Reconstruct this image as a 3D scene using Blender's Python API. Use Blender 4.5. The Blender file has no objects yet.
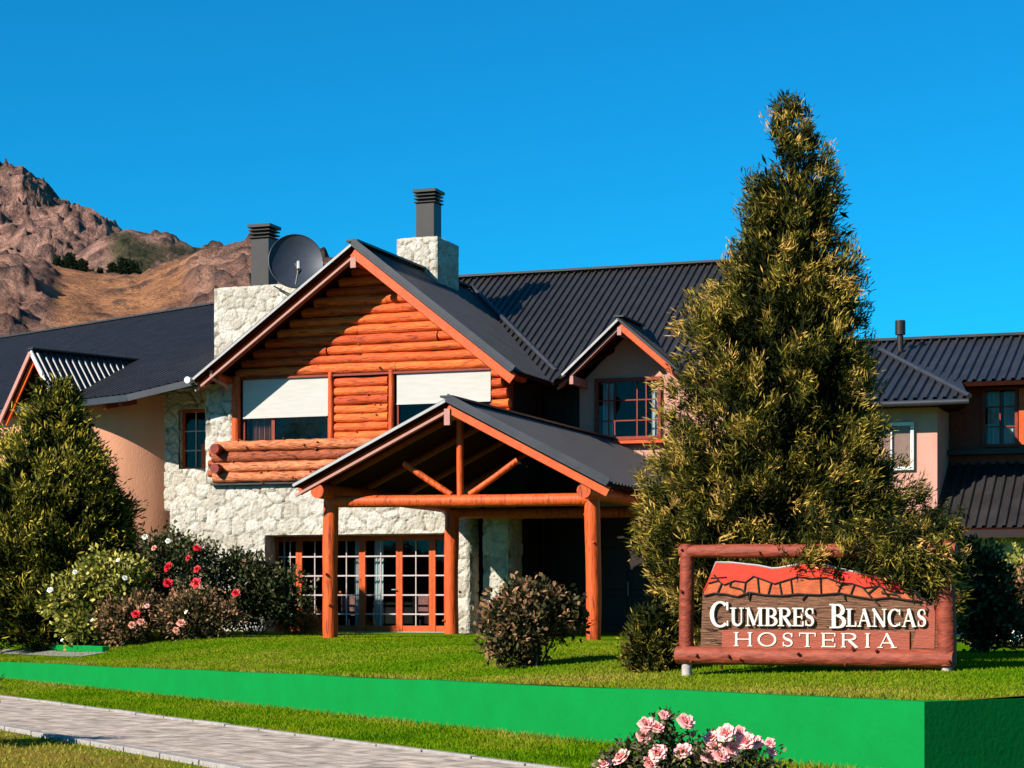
import bpy, bmesh, math, random
import numpy as np
from mathutils import Vector, Matrix
R = math.radians
random.seed(11)
rng = np.random.default_rng(7)
sc = bpy.context.scene
col = sc.collection

# ------------------------------------------------------------------ camera, sky, sun, exposure
cam_d = bpy.data.cameras.new('camera')
cam = bpy.data.objects.new('camera', cam_d); col.objects.link(cam)
cam.location = (0, 0, 1.6); cam.rotation_euler = (R(90), 0, 0)
cam_d.sensor_width = 36; cam_d.lens = 70.3; cam_d.shift_y = 216 / 1024
cam_d.clip_start = .1; cam_d.clip_end = 6000
sc.camera = cam
SUN = Vector((-.70, -.496, .515)).normalized()
w = bpy.data.worlds.new('World'); sc.world = w; w.use_nodes = True
nt = w.node_tree; bg = nt.nodes['Background']
sky = nt.nodes.new('ShaderNodeTexSky'); sky.sky_type = 'NISHITA'; sky.sun_disc = False
sky.sun_elevation = math.asin(SUN.z); sky.sun_rotation = math.atan2(SUN.x, SUN.y) % (2 * math.pi)
sky.altitude = 600; sky.air_density = 1.0; sky.dust_density = .0; sky.ozone_density = 3.0
gain = nt.nodes.new('ShaderNodeMix'); gain.data_type = 'RGBA'; gain.blend_type = 'MULTIPLY'; gain.inputs[0].default_value = 1
gain.inputs[7].default_value = (.05, 1.05, 1.50, 1)                  # the deep saturated blue of dry mountain air
nt.links.new(sky.outputs[0], gain.inputs[6]); nt.links.new(gain.outputs[2], bg.inputs[0])
bg.inputs[1].default_value = .051
sd = bpy.data.lights.new('sun', 'SUN'); sd.energy = 5.0; sd.angle = R(.5); sd.color = (1, .95, .87)
so = bpy.data.objects.new('sun', sd); col.objects.link(so); so.location = (-40, -20, 40)
so.rotation_euler = SUN.to_track_quat('Z', 'Y').to_euler()
vs = sc.view_settings; vs.view_transform = 'Standard'; vs.look = 'None'; vs.gamma = 1; vs.exposure = 1.0
vs.use_curve_mapping = False

# ------------------------------------------------------------------ materials
def nodes_of(name, rough=.7, metal=0.):
    m = bpy.data.materials.new(name); m.use_nodes = True
    b = m.node_tree.nodes['Principled BSDF']
    b.inputs['Roughness'].default_value = rough; b.inputs['Metallic'].default_value = metal
    return m, m.node_tree, b
def rgba(c): return (c[0], c[1], c[2], 1)
ALB = .72
def mat(name, c1, c2=None, rough=.7, scale=6., stretch=(1, 1, 1), bump=.0, bscale=None, metal=0., detail=6, tint=None, spec=.25, bdist=.02, cracks=None):
    """two colours mixed by noise; tint=(c_low,c_high): a third mix by the mesh's own 'tint' attribute"""
    m, t, b = nodes_of(name, rough, metal)
    b.inputs['Specular IOR Level'].default_value = spec
    tc = t.nodes.new('ShaderNodeTexCoord'); mp = t.nodes.new('ShaderNodeMapping'); mp.inputs['Scale'].default_value = stretch
    c1 = tuple(x * ALB for x in c1); c2 = tuple(x * ALB for x in c2) if c2 else None
    t.links.new(tc.outputs['Object'], mp.inputs[0])
    if c2 is None: c2 = tuple(x * .8 for x in c1)
    n = t.nodes.new('ShaderNodeTexNoise'); n.inputs['Scale'].default_value = scale; n.inputs['Detail'].default_value = detail
    n.inputs['Roughness'].default_value = .62
    t.links.new(mp.outputs[0], n.inputs['Vector'])
    r = t.nodes.new('ShaderNodeValToRGB')
    r.color_ramp.elements[0].position = .34; r.color_ramp.elements[1].position = .68
    r.color_ramp.elements[0].color = rgba(c2); r.color_ramp.elements[1].color = rgba(c1)
    t.links.new(n.outputs[0], r.inputs[0]); out = r.outputs[0]
    if tint:
        a = t.nodes.new('ShaderNodeAttribute'); a.attribute_name = 'tint'
        r2 = t.nodes.new('ShaderNodeValToRGB')
        while len(r2.color_ramp.elements) < len(tint): r2.color_ramp.elements.new(.5)
        for i, c in enumerate(tint):
            r2.color_ramp.elements[i].position = i / (len(tint) - 1); r2.color_ramp.elements[i].color = rgba(c)
        t.links.new(a.outputs['Fac'], r2.inputs[0])
        mx = t.nodes.new('ShaderNodeMix'); mx.data_type = 'RGBA'; mx.blend_type = 'MULTIPLY'; mx.inputs[0].default_value = 1
        t.links.new(out, mx.inputs[6]); t.links.new(r2.outputs[0], mx.inputs[7]); out = mx.outputs[2]
    if cracks:
        m2 = t.nodes.new('ShaderNodeMapping'); m2.inputs['Scale'].default_value = cracks; t.links.new(tc.outputs['Object'], m2.inputs[0])
        n3 = t.nodes.new('ShaderNodeTexNoise'); n3.inputs['Scale'].default_value = 1; n3.inputs['Detail'].default_value = 6; n3.inputs['Roughness'].default_value = .7; t.links.new(m2.outputs[0], n3.inputs['Vector'])
        r3 = t.nodes.new('ShaderNodeValToRGB')
        for e, (p_, c_) in zip(r3.color_ramp.elements, ((.36, (.30, .22, .18)), (.47, (1, 1, 1)))): e.position = p_; e.color = rgba(c_)
        e = r3.color_ramp.elements.new(.66); e.color = (1, 1, 1, 1); e = r3.color_ramp.elements.new(.78); e.color = (1.15, 1.45, 1.7, 1)
        t.links.new(n3.outputs[0], r3.inputs[0]); mx = t.nodes.new('ShaderNodeMix'); mx.data_type = 'RGBA'; mx.blend_type = 'MULTIPLY'; mx.inputs[0].default_value = 1
        t.links.new(out, mx.inputs[6]); t.links.new(r3.outputs[0], mx.inputs[7]); out = mx.outputs[2]
    t.links.new(out, b.inputs['Base Color'])
    if bump:
        n2 = t.nodes.new('ShaderNodeTexNoise'); n2.inputs['Scale'].default_value = bscale or scale * 4; n2.inputs['Detail'].default_value = 5
        t.links.new(mp.outputs[0], n2.inputs['Vector'])
        bp = t.nodes.new('ShaderNodeBump'); bp.inputs['Strength'].default_value = bump; bp.inputs['Distance'].default_value = bdist
        t.links.new(n2.outputs[0], bp.inputs['Height']); t.links.new(bp.outputs[0], b.inputs['Normal'])
    return m
def leaf_mat(name, cols, trans=.25, rough=.7, spec=.06):
    m, t, b = nodes_of(name, rough)
    b.inputs['Specular IOR Level'].default_value = spec
    a = t.nodes.new('ShaderNodeAttribute'); a.attribute_name = 'tint'
    r = t.nodes.new('ShaderNodeValToRGB')
    while len(r.color_ramp.elements) < len(cols): r.color_ramp.elements.new(.5)
    for i, c in enumerate(cols):
        r.color_ramp.elements[i].position = i / (len(cols) - 1); r.color_ramp.elements[i].color = rgba(c)
    t.links.new(a.outputs['Fac'], r.inputs[0]); t.links.new(r.outputs[0], b.inputs['Base Color'])
    tr = t.nodes.new('ShaderNodeBsdfTranslucent'); t.links.new(r.outputs[0], tr.inputs[0])
    mx = t.nodes.new('ShaderNodeMixShader'); mx.inputs[0].default_value = trans
    out = t.nodes['Material Output']
    t.links.new(b.outputs[0], mx.inputs[1]); t.links.new(tr.outputs[0], mx.inputs[2]); t.links.new(mx.outputs[0], out.inputs[0])
    return m
def glass_mat():
    m, t, b = nodes_of('window_glass')
    tr = t.nodes.new('ShaderNodeBsdfTransparent'); tr.inputs[0].default_value = (.8, .85, .85, 1)
    gl = t.nodes.new('ShaderNodeBsdfGlossy'); gl.inputs['Roughness'].default_value = .03
    fr = t.nodes.new('ShaderNodeFresnel'); fr.inputs[0].default_value = 1.24
    mx = t.nodes.new('ShaderNodeMixShader'); t.links.new(fr.outputs[0], mx.inputs[0])
    t.links.new(tr.outputs[0], mx.inputs[1]); t.links.new(gl.outputs[0], mx.inputs[2])
    t.links.new(mx.outputs[0], t.nodes['Material Output'].inputs[0])
    return m
WT = ((.72, .62, .55), (1, .93, .85), (1.12, 1.2, 1.25))
M = {
 'log': mat('stained_log', (1.02, .185, .022), (.66, .075, .009), .6, 6, (.6, 6, 6), .8, 10, tint=((.66, .5, .45), (.95, .92, .9), (1.08, 1.28, 1.4)), bdist=.03, cracks=(2.2, 16, 16)),
 'old_log': mat('weathered_log', (.82, .24, .08), (.34, .055, .015), .65, 6, (.8, 5, 5), .7, 9, tint=((.6, .5, .45), (1, 1, 1), (1.2, 1.5, 1.8)), bdist=.04, cracks=(3, 14, 14)),
 'post': mat('painted_log', (.74, .115, .014), (.56, .07, .009), .55, 3, (3, 3, .5), .45, 8, bdist=.03, cracks=(16, 16, 1.6)),
 'red': mat('red_stained_board', (.72, .11, .014), (.55, .07, .009), .5, 8, (1, 1, 1), .2, 30),
 'dred': mat('dark_red_board', (.30, .035, .012), (.19, .022, .008), .5, 9, (1, 1, 1), .2, 30),
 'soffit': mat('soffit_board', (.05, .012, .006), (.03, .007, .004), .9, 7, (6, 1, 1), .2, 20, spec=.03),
 'stone': mat('pale_stone', (.66, .61, .53), (.46, .42, .35), .85, 5.5, bump=.9, bscale=14, tint=((.36, .325, .27), (.82, .78, .72), (1, .98, .94), (1.10, 1.09, 1.07)), bdist=.05),
 'plaster': mat('peach_plaster', (.78, .35, .20), (.68, .295, .165), .85, 2.2, (1, 1, .3), .3, 30),
 'pink': mat('pink_plaster', (.66, .33, .25), (.56, .27, .20), .85, 2.2, (1, 1, .3), .3, 30),
 'roof': mat('black_sheet_metal', (.037, .031, .029), (.021, .018, .017), .45, 2.2, (1, 1, 1), .1, 3, spec=.5),
 'cap': mat('ridge_metal', (.05, .052, .06), (.035, .036, .042), .4, 3),
 'trim': mat('pale_edge_metal', (.48, .455, .435), (.40, .38, .365), .5, 4),
 'ptrim': mat('pink_trim', (.52, .25, .2), (.45, .2, .16), .6, 6),
 'flue': mat('dark_flue_metal', (.034, .026, .022), (.022, .018, .016), .45, 3),
 'white': mat('white_paint', (.78, .77, .74), (.70, .69, .66), .6, 3),
 'blind': mat('cream_blind', (.60, .565, .505), (.53, .50, .445), .8, 2, (1, 1, 8)),
 'muntin': mat('muntin_paint', (.60, .48, .44), (.52, .4, .36), .5, 8),
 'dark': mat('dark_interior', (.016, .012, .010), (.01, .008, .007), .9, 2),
 'dwood': mat('dark_door_wood', (.022, .009, .006), (.014, .006, .004), .5, 6, (6, 6, .6)),
 'curtain': mat('white_curtain', (.75, .74, .72), (.68, .67, .66), .9, 5),
 'gutter': mat('gutter_metal', (.7, .72, .75), (.6, .62, .65), .35, 4, metal=.3),
 'dish': mat('dish_paint', (.045, .055, .075), (.035, .043, .06), .5, 5),
 'gwall': mat('green_wall_paint', (.001, .235, .042), (.001, .205, .035), .8, 2.2, (1, 1, 1), .18, 18, spec=.08),
 'paver': mat('pale_paver', (.42, .37, .33), (.30, .26, .23), .85, 6, bump=.5, bscale=30),
 'concrete': mat('pale_concrete', (.55, .47, .42), (.4, .33, .29), .9, 9, bump=.4),
 'glass': glass_mat(),
 'signlog': mat('sign_frame_log', (.34, .060, .026), (.17, .026, .011), .65, 5, (1, 3, 3), .6, 7, tint=((.6, .55, .5), (1, 1, 1), (1.2, 1.4, 1.5)), bdist=.03),
 'signboard': mat('carved_board', (.30, .135, .07), (.10, .04, .02), .7, 9, (.5, 3, 6), 1., 9, bdist=.05),
 'signred': mat('mountain_red', (.80, .035, .005), (.68, .022, .004), .5, 3, bump=.15),
 'signorange': mat('rock_orange', (.62, .125, .025), (.38, .06, .014), .6, 11, bump=.4),
 'plaque': mat('brown_plaque', (.36, .068, .03), (.28, .05, .022), .55, 6, (.5, 4, 4), .3),
 'letter': mat('cream_letter', (.82, .75, .63), (.72, .65, .53), .6, 9, bump=.2),
 'line': mat('burnt_line', (.03, .015, .01), (.02, .01, .008), .8, 9),
 'bark': mat('brown_bark', (.10, .065, .045), (.05, .032, .022), .9, 8, (3, 3, .7), .8, 14),
 'stem': mat('rose_stem', (.09, .085, .045), (.06, .05, .03), .8, 8),
 'fabric': mat('pink_fabric', (.5, .2, .17), (.4, .15, .13), .9, 9),
 'gravel': mat('grey_gravel', (.40, .36, .33), (.2, .18, .17), .95, 22, bump=1., bscale=40),
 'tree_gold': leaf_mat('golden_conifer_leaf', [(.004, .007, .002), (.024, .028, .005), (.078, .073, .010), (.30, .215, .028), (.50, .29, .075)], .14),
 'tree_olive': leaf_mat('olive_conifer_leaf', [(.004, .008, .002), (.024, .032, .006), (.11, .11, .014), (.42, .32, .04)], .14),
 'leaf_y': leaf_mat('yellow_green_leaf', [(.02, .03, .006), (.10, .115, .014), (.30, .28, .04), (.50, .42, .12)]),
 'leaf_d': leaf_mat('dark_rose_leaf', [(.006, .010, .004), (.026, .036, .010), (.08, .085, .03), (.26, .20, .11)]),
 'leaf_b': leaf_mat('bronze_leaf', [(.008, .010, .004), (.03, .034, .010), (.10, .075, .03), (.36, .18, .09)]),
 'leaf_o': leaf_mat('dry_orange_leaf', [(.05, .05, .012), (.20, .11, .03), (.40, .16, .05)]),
 'pine': leaf_mat('far_pine_leaf', [(.010, .018, .010), (.02, .034, .014), (.035, .05, .018)]),
 'grass': leaf_mat('grass_blade', [(.032, .09, .001), (.092, .188, .003), (.17, .22, .006), (.30, .245, .035)], .35, .8, 0.),
 'p_pink': mat('pink_petal', (1.2, .62, .56), (1.05, .40, .36), .6, 12),
 'p_red': mat('red_petal', (1.0, .03, .05), (.7, .015, .03), .5, 12),
 'p_white': mat('white_petal', (1.25, 1.2, 1.05), (1.15, 1.1, .9), .6, 12),
 'p_blush': mat('blush_petal', (1.1, .55, .38), (.8, .25, .16), .6, 12),
}

# ------------------------------------------------------------------ mesh building helpers
class MB:
    def __init__(s): s.v = []; s.f = []; s.t = []
    def add(s, vs, fs, t=.5):
        o = len(s.v); s.v += [tuple(p) for p in vs]; s.f += [tuple(i + o for i in f) for f in fs]; s.t += [t] * len(vs); return s
    def box(s, x0, x1, y0, y1, z0, z1, t=.5):
        v = [(x, y, z) for z in (z0, z1) for y in (y0, y1) for x in (x0, x1)]
        return s.add(v, [(0, 2, 3, 1), (4, 5, 7, 6), (0, 1, 5, 4), (2, 6, 7, 3), (0, 4, 6, 2), (1, 3, 7, 5)], t)
    def bar(s, a, b, wd, th, up=(0, 0, 1), t=.5):
        """a board from a to b, th across 'up', wd across the other way"""
        a = Vector(a); b = Vector(b); d = (b - a).normalized(); sd_ = d.cross(Vector(up)).normalized(); u = sd_.cross(d)
        v = []
        for p in (a, b):
            for i, j in ((-1, -1), (1, -1), (1, 1), (-1, 1)): v.append(p + sd_ * i * wd / 2 + u * j * th / 2)
        return s.add(v, [(0, 3, 2, 1), (4, 5, 6, 7), (0, 1, 5, 4), (1, 2, 6, 5), (2, 3, 7, 6), (3, 0, 4, 7)], t)
    def prism(s, poly, off, t=.5):
        """poly: 3-D points; off: extrusion vector"""
        n = len(poly); o = Vector(off)
        v = [Vector(p) for p in poly] + [Vector(p) + o for p in poly]
        return s.add(v, [tuple(range(n))[::-1], tuple(range(n, 2 * n))] + [(i, (i + 1) % n, n + (i + 1) % n, n + i) for i in range(n)], t)
    def tube(s, pts, rad, seg=10, t=.5, cap=True):
        pts = [Vector(p) for p in pts]
        if not hasattr(rad, '__len__'): rad = [rad] * len(pts)
        v = []; f = []
        d0 = (pts[1] - pts[0]).normalized(); x = d0.orthogonal().normalized()
        for i, p in enumerate(pts):
            d = (pts[min(i + 1, len(pts) - 1)] - pts[max(i - 1, 0)]).normalized()
            x = (x - d * x.dot(d)).normalized(); y = d.cross(x)
            for k in range(seg):
                a = 2 * math.pi * k / seg; v.append(p + (x * math.cos(a) + y * math.sin(a)) * rad[i])
        for i in range(len(pts) - 1):
            for k in range(seg):
                k2 = (k + 1) % seg; f.append((i * seg + k, i * seg + k2, (i + 1) * seg + k2, (i + 1) * seg + k))
        if cap: f += [tuple(range(seg))[::-1], tuple(range((len(pts) - 1) * seg, len(pts) * seg))]
        return s.add(v, f, t)
    def log(s, a, b, r, seg=12, step=.35, rough=.06, t=None, knots=0):
        """a peeled log: uneven radius, a slight bow, a few knots"""
        a = Vector(a); b = Vector(b); L = (b - a).length; n = max(2, int(L / step))
        side = (b - a).normalized().orthogonal()
        side2 = (b - a).normalized().cross(side)
        ph, ph2 = random.random() * 6, random.random() * 6
        pts = []; rr = []
        for i in range(n + 1):
            k = i / n
            pts.append(a.lerp(b, k) + side * (math.sin(k * 4 + ph) - math.sin(ph)) * r * .05 + side2 * math.sin(k * 5 + ph2) * r * .05)
            rr.append(r * (1 + rough * (random.random() * 2 - 1)))
        rr[0] *= .96; rr[-1] *= .96
        s.tube(pts, rr, seg, random.random() if t is None else t)
        for _ in range(knots):
            k = random.random(); p = a.lerp(b, k)
            an = random.random() * 6.3; dd = side * math.cos(an) + side2 * math.sin(an)
            s.tube([p + dd * r * .8, p + dd * r * (1.0 + .06 * random.random())], [r * .22, r * .12], 6, 0.)
        return s
def mesh_from(name, v, f, tint=None, smooth=False):
    me = bpy.data.meshes.new(name)
    v = np.asarray(v, dtype=np.float32)
    if isinstance(f, np.ndarray):
        nf, k = f.shape
        me.vertices.add(len(v)); me.vertices.foreach_set('co', v.ravel())
        me.loops.add(nf * k); me.loops.foreach_set('vertex_index', f.astype(np.int32).ravel())
        me.polygons.add(nf); me.polygons.foreach_set('loop_start', np.arange(0, nf * k, k, dtype=np.int32))
        me.update(calc_edges=True); me.validate()
    else:
        me.from_pydata([tuple(map(float, p)) for p in v], [], f); me.update()
    if tint is not None:
        at = me.attributes.new('tint', 'FLOAT', 'POINT'); at.data.foreach_set('value', np.asarray(tint, dtype=np.float32))
    if smooth: me.polygons.foreach_set('use_smooth', [True] * len(me.polygons))
    return me
def link(name, me, m, parent=None):
    o = bpy.data.objects.new(name, me); col.objects.link(o)
    if m is not None: me.materials.append(m)
    if parent: o.parent = parent
    return o
def build(name, mb, m, parent=None, off=(0, 0, 0), smooth=False, bevel=0.):
    v = np.array(mb.v, dtype=np.float32) - np.array(off, dtype=np.float32)
    me = mesh_from(name, v, mb.f, mb.t)
    bm = bmesh.new(); bm.from_mesh(me); bmesh.ops.recalc_face_normals(bm, faces=bm.faces)
    if bevel: bmesh.ops.bevel(bm, geom=bm.edges[:], offset=bevel, segments=1, affect='EDGES')
    if smooth:
        for e in bm.edges: e.smooth = (len(e.link_faces) == 2 and e.calc_face_angle(0) < .9)
        for fc in bm.faces: fc.smooth = True
    bm.to_mesh(me); bm.free()
    return link(name, me, m, parent)
def tag(o, label=None, cat=None, group=None, kind=None):
    if label: o['label'] = label
    if cat: o['category'] = cat
    if group: o['group'] = group
    if kind: o['kind'] = kind
    return o
def empty(name, loc, rz=0, parent=None):
    o = bpy.data.objects.new(name, None); col.objects.link(o); o.location = loc; o.rotation_euler = (0, 0, rz); o.empty_display_size = .3
    if parent: o.parent = parent
    return o
# value noise
_P = rng.random(4096).astype(np.float32); _perm = rng.permutation(4096)
def vnoise(x, y, z=0.):
    x, y, z = np.broadcast_arrays(np.asarray(x, float), np.asarray(y, float), np.asarray(z, float))
    xi, yi, zi = np.floor(x).astype(int), np.floor(y).astype(int), np.floor(z).astype(int)
    fx, fy, fz = x - xi, y - yi, z - zi
    fx, fy, fz = (t * t * (3 - 2 * t) for t in (fx, fy, fz))
    def h(i, j, k): return _P[_perm[(_perm[(_perm[i & 4095] + j) & 4095] + k) & 4095]]
    r = 0
    for di, wx in ((0, 1 - fx), (1, fx)):
        for dj, wy in ((0, 1 - fy), (1, fy)):
            for dk, wz in ((0, 1 - fz), (1, fz)): r = r + h(xi + di, yi + dj, zi + dk) * wx * wy * wz
    return r
def fbm(x, y, z=0., o=4, g=.5):
    s, a, n = 0., 1., 0.
    for i in range(o):
        s = s + a * vnoise(x * 2 ** i + 13 * i, y * 2 ** i + 7 * i, np.asarray(z) * 2 ** i + 3 * i); n += a; a *= g
    return s / n
def sstep(x): x = np.clip(x, 0, 1); return x * x * (3 - 2 * x)

# ------------------------------------------------------------------ ground
C0 = np.array([3.65, 17.7]); WDIR = np.array([-.530, .848]); NDIR = np.array([.848, .530])   # corner and run of the green wall
def sn(x, y): dx, dy = x - C0[0], y - C0[1]; return dx * WDIR[0] + dy * WDIR[1], dx * NDIR[0] + dy * NDIR[1]
def ztop(s): return np.clip(.70 - .0129 * np.asarray(s, float), .28, .70)
def zterr(x, y):
    s, n = sn(np.asarray(x, float), np.asarray(y, float)); t = ztop(s)
    return t + (.82 - t) * sstep(n / 4.6) + .02 * (fbm(np.asarray(x) * .5, np.asarray(y) * .5, 0, 2) - .5) * sstep(n)
def zg(x, y): return float(zterr(x, y))
def xy(s, n): return C0[0] + s * WDIR[0] + n * NDIR[0], C0[1] + s * WDIR[1] + n * NDIR[1]

def ground_mat():
    m, t, b = nodes_of('lawn_turf', 1.); b.inputs['Specular IOR Level'].default_value = 0
    tc = t.nodes.new('ShaderNodeTexCoord')
    def noise(sc_, det=5):
        n = t.nodes.new('ShaderNodeTexNoise'); n.inputs['Scale'].default_value = sc_; n.inputs['Detail'].default_value = det
        t.links.new(tc.outputs['Object'], n.inputs['Vector']); return n
    def ramp(src, stops):
        r = t.nodes.new('ShaderNodeValToRGB')
        while len(r.color_ramp.elements) < len(stops): r.color_ramp.elements.new(.5)
        for e, (p, c) in zip(r.color_ramp.elements, stops): e.position = p; e.color = rgba(c)
        t.links.new(src, r.inputs[0]); return r
    fine = ramp(noise(38, 6).outputs[0], [(.3, (.028, .085, .001)), (.5, (.065, .165, .002)), (.72, (.12, .19, .004))])
    dry = ramp(noise(30, 6).outputs[0], [(.3, (.09, .065, .01)), (.55, (.21, .15, .025)), (.75, (.30, .22, .06))])
    patch = ramp(noise(.55, 4).outputs[0], [(.44, (0, 0, 0)), (.72, (.5, .5, .5))])
    a = t.nodes.new('ShaderNodeAttribute'); a.attribute_name = 'tint'
    ad = t.nodes.new('ShaderNodeMath'); ad.operation = 'ADD'; ad.use_clamp = True
    t.links.new(patch.outputs[0], ad.inputs[0]); t.links.new(a.outputs['Fac'], ad.inputs[1])
    mx = t.nodes.new('ShaderNodeMix'); mx.data_type = 'RGBA'
    t.links.new(ad.outputs[0], mx.inputs[0]); t.links.new(fine.outputs[0], mx.inputs[6]); t.links.new(dry.outputs[0], mx.inputs[7])
    t.links.new(mx.outputs[2], b.inputs['Base Color'])
    bp = t.nodes.new('ShaderNodeBump'); bp.inputs['Strength'].default_value = .8; bp.inputs['Distance'].default_value = .05
    t.links.new(noise(45, 6).outputs[0], bp.inputs['Height']); t.links.new(bp.outputs[0], b.inputs['Normal'])
    return m
M['turf'] = ground_mat()
def grid_mesh(name, xs, ys, fz, ft, m, kind='structure', keep=None, tf=None):
    X, Y = np.meshgrid(xs, ys); nx, ny = len(xs), len(ys)
    if tf: X, Y = tf(X, Y)
    v = np.stack([X, Y, fz(X, Y)], -1).reshape(-1, 3)
    i = np.arange((ny - 1) * (nx - 1)); r, c = i // (nx - 1), i % (nx - 1)
    f = np.stack([r * nx + c, r * nx + c + 1, (r + 1) * nx + c + 1, (r + 1) * nx + c], -1)
    o = link(name, mesh_from(name, v, f, np.clip(ft(X, Y), 0, 1).ravel(), True), m)
    if kind: o['kind'] = kind
    return o
def low_dry(X, Y):
    s, n = sn(X, Y)
    return np.where(n < -4.75, .75, 0) + .35 * sstep((n + .35) / .3) * (n < 0) + .45 * (np.abs(n + 2.3) < .25) * fbm(X * 3, Y * 3)
far = np.concatenate([np.linspace(-3000, -60, 14), np.linspace(-40, 40, 161), np.linspace(60, 3000, 14)])
grid_mesh('lower_lawn', far, np.concatenate([np.linspace(-400, 0, 6), np.linspace(2, 60, 117), np.linspace(75, 3000, 14)]),
          lambda X, Y: .02 * (fbm(X * .6, Y * .6) - .5) * (np.hypot(X, Y) < 80) - .01, low_dry, M['turf'])
# terrace lawn, held by the green wall
sv = np.concatenate([np.linspace(0.02, 60, 150), np.linspace(64, 140, 20)]); nv = np.concatenate([np.linspace(.16, 14, 70), np.linspace(15, 110, 40)])
def terr_dry(X, Y):
    s, n = sn(X, Y)
    return .55 * np.exp(-np.maximum(n - .2, 0) / .5) * (.5 + fbm(X * 2, Y * 2)) + .25 * (s < 9) * sstep((3.2 - n) / 2) + .8 * np.exp(-((X - 1.35) ** 2 / .9 + (Y - 29) ** 2 / 6)) 
grid_mesh('terrace_lawn', sv, nv, lambda X, Y: zterr(X, Y) - .004, terr_dry, M['turf'], tf=lambda s, n: xy(s, n))
# paved path below the wall
def path_mat():
    m, t, b = nodes_of('path_slabs', .9); b.inputs['Specular IOR Level'].default_value = .2
    tc = t.nodes.new('ShaderNodeTexCoord'); mp = t.nodes.new('ShaderNodeMapping')
    mp.inputs['Rotation'].default_value = (0, 0, math.atan2(WDIR[1], WDIR[0]) * -1)
    t.links.new(tc.outputs['Object'], mp.inputs[0])
    br = t.nodes.new('ShaderNodeTexBrick'); br.inputs['Scale'].default_value = 1.0; br.inputs['Mortar Size'].default_value = .012
    br.inputs['Brick Width'].default_value = .52; br.inputs['Row Height'].default_value = .31; br.inputs['Mortar Smooth'].default_value = .3
    br.inputs['Color1'].default_value = (.45, .37, .30, 1); br.inputs['Color2'].default_value = (.39, .325, .27, 1); br.inputs['Mortar'].default_value = (.21, .17, .13, 1)
    t.links.new(mp.outputs[0], br.inputs['Vector'])
    n = t.nodes.new('ShaderNodeTexNoise'); n.inputs['Scale'].default_value = 3.5; n.inputs['Detail'].default_value = 7
    t.links.new(tc.outputs['Object'], n.inputs['Vector'])
    r = t.nodes.new('ShaderNodeValToRGB'); r.color_ramp.elements[0].position = .3; r.color_ramp.elements[1].position = .7
    r.color_ramp.elements[0].color = (.45, .43, .41, 1); r.color_ramp.elements[1].color = (1.28, 1.22, 1.18, 1)
    t.links.new(n.outputs[0], r.inputs[0])
    mx = t.nodes.new('ShaderNodeMix'); mx.data_type = 'RGBA'; mx.blend_type = 'MULTIPLY'; mx.inputs[0].default_value = 1
    n.inputs['Distortion'].default_value = .6
    t.links.new(br.outputs[0], mx.inputs[6]); t.links.new(r.outputs[0], mx.inputs[7]); t.links.new(mx.outputs[2], b.inputs['Base Color'])
    bp = t.nodes.new('ShaderNodeBump'); bp.inputs['Strength'].default_value = .5; bp.inputs['Distance'].default_value = .03
    t.links.new(n.outputs[0], bp.inputs['Height']); t.links.new(bp.outputs[0], b.inputs['Normal'])
    return m
M['path'] = path_mat()
def edge_wob(s, n): return n + .07 * (fbm(s * 1.3, n * .2 + 5) - .5) * 2
def path_tf(s, n): return xy(s, edge_wob(s, n))
grid_mesh('path', np.linspace(-30, 70, 401), np.linspace(-4.62, -2.3, 12), lambda X, Y: .03 * 0 + .018 + .012 * fbm(X, Y), lambda X, Y: X * 0, M['path'], tf=path_tf)
mb = MB()
for sI in range(-30, 70):
    for nn, wd in ((-2.24, .10), (-4.70, .14)):
        a = xy(sI + .02, nn); b = xy(sI + .98, nn); jz = random.random() * .012
        mb.bar((*a, .012 + jz), (*b, .012 + jz), wd, .06)
tag(build('path_edging', mb, M['paver'], bevel=.008), kind='structure')
# gravel path on the terrace at the left
grid_mesh('gravel_path', np.linspace(25.2, 70, 120), np.linspace(1.3, 1.85, 6), lambda X, Y: zterr(X, Y) + .012, lambda X, Y: X * 0, M['gravel'], tf=path_tf)

# the green retaining wall
mb = MB(); nseg = 60
wobz = [random.uniform(-.012, .012) for _ in range(nseg + 1)]; wobz[0] = 0
for i in range(nseg):
    s0, s1 = i * 75 / nseg, (i + 1) * 75 / nseg
    z0, z1 = float(ztop(s0)) + wobz[i], float(ztop(s1)) + wobz[i + 1]
    p = [xy(s0, 0), xy(s1, 0), xy(s1, .2), xy(s0, .2)]; zz = (z0, z1, z1, z0)
    lo = [(*q, -.3) for q in p]; hi = [(*q, z) for q, z in zip(p, zz)]
    fs = [(0, 1, 5, 4), (4, 5, 6, 7), (2, 3, 7, 6)]
    if i == nseg - 1: fs.append((1, 2, 6, 5))
    if i == 0: fs.append((3, 0, 4, 7))
    mb.add(lo + hi, fs)
for i in range(12):
    n0, n1 = .2 + i, 1.2 + i
    p = [xy(0, n0), xy(.2, n0), xy(.2, n1), xy(0, n1)]; zz = [.70 - .004 * k for k in (n0, n0, n1, n1)]
    lo = [(*q, -.3) for q in p]; hi = [(*q, z) for q, z in zip(p, zz)]
    mb.add(lo + hi, [(0, 3, 7, 4), (4, 7, 6, 5), (1, 2, 6, 5)])
me = mesh_from('retaining_wall', mb.v, mb.f, mb.t)
bm = bmesh.new(); bm.from_mesh(me); bmesh.ops.remove_doubles(bm, verts=bm.verts, dist=.001); bmesh.ops.recalc_face_normals(bm, faces=bm.faces)
bm.to_mesh(me); bm.free()
tag(link('retaining_wall', me, M['gwall']), 'long bright green painted low wall holding the lawn, with a square corner', 'wall')
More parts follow.
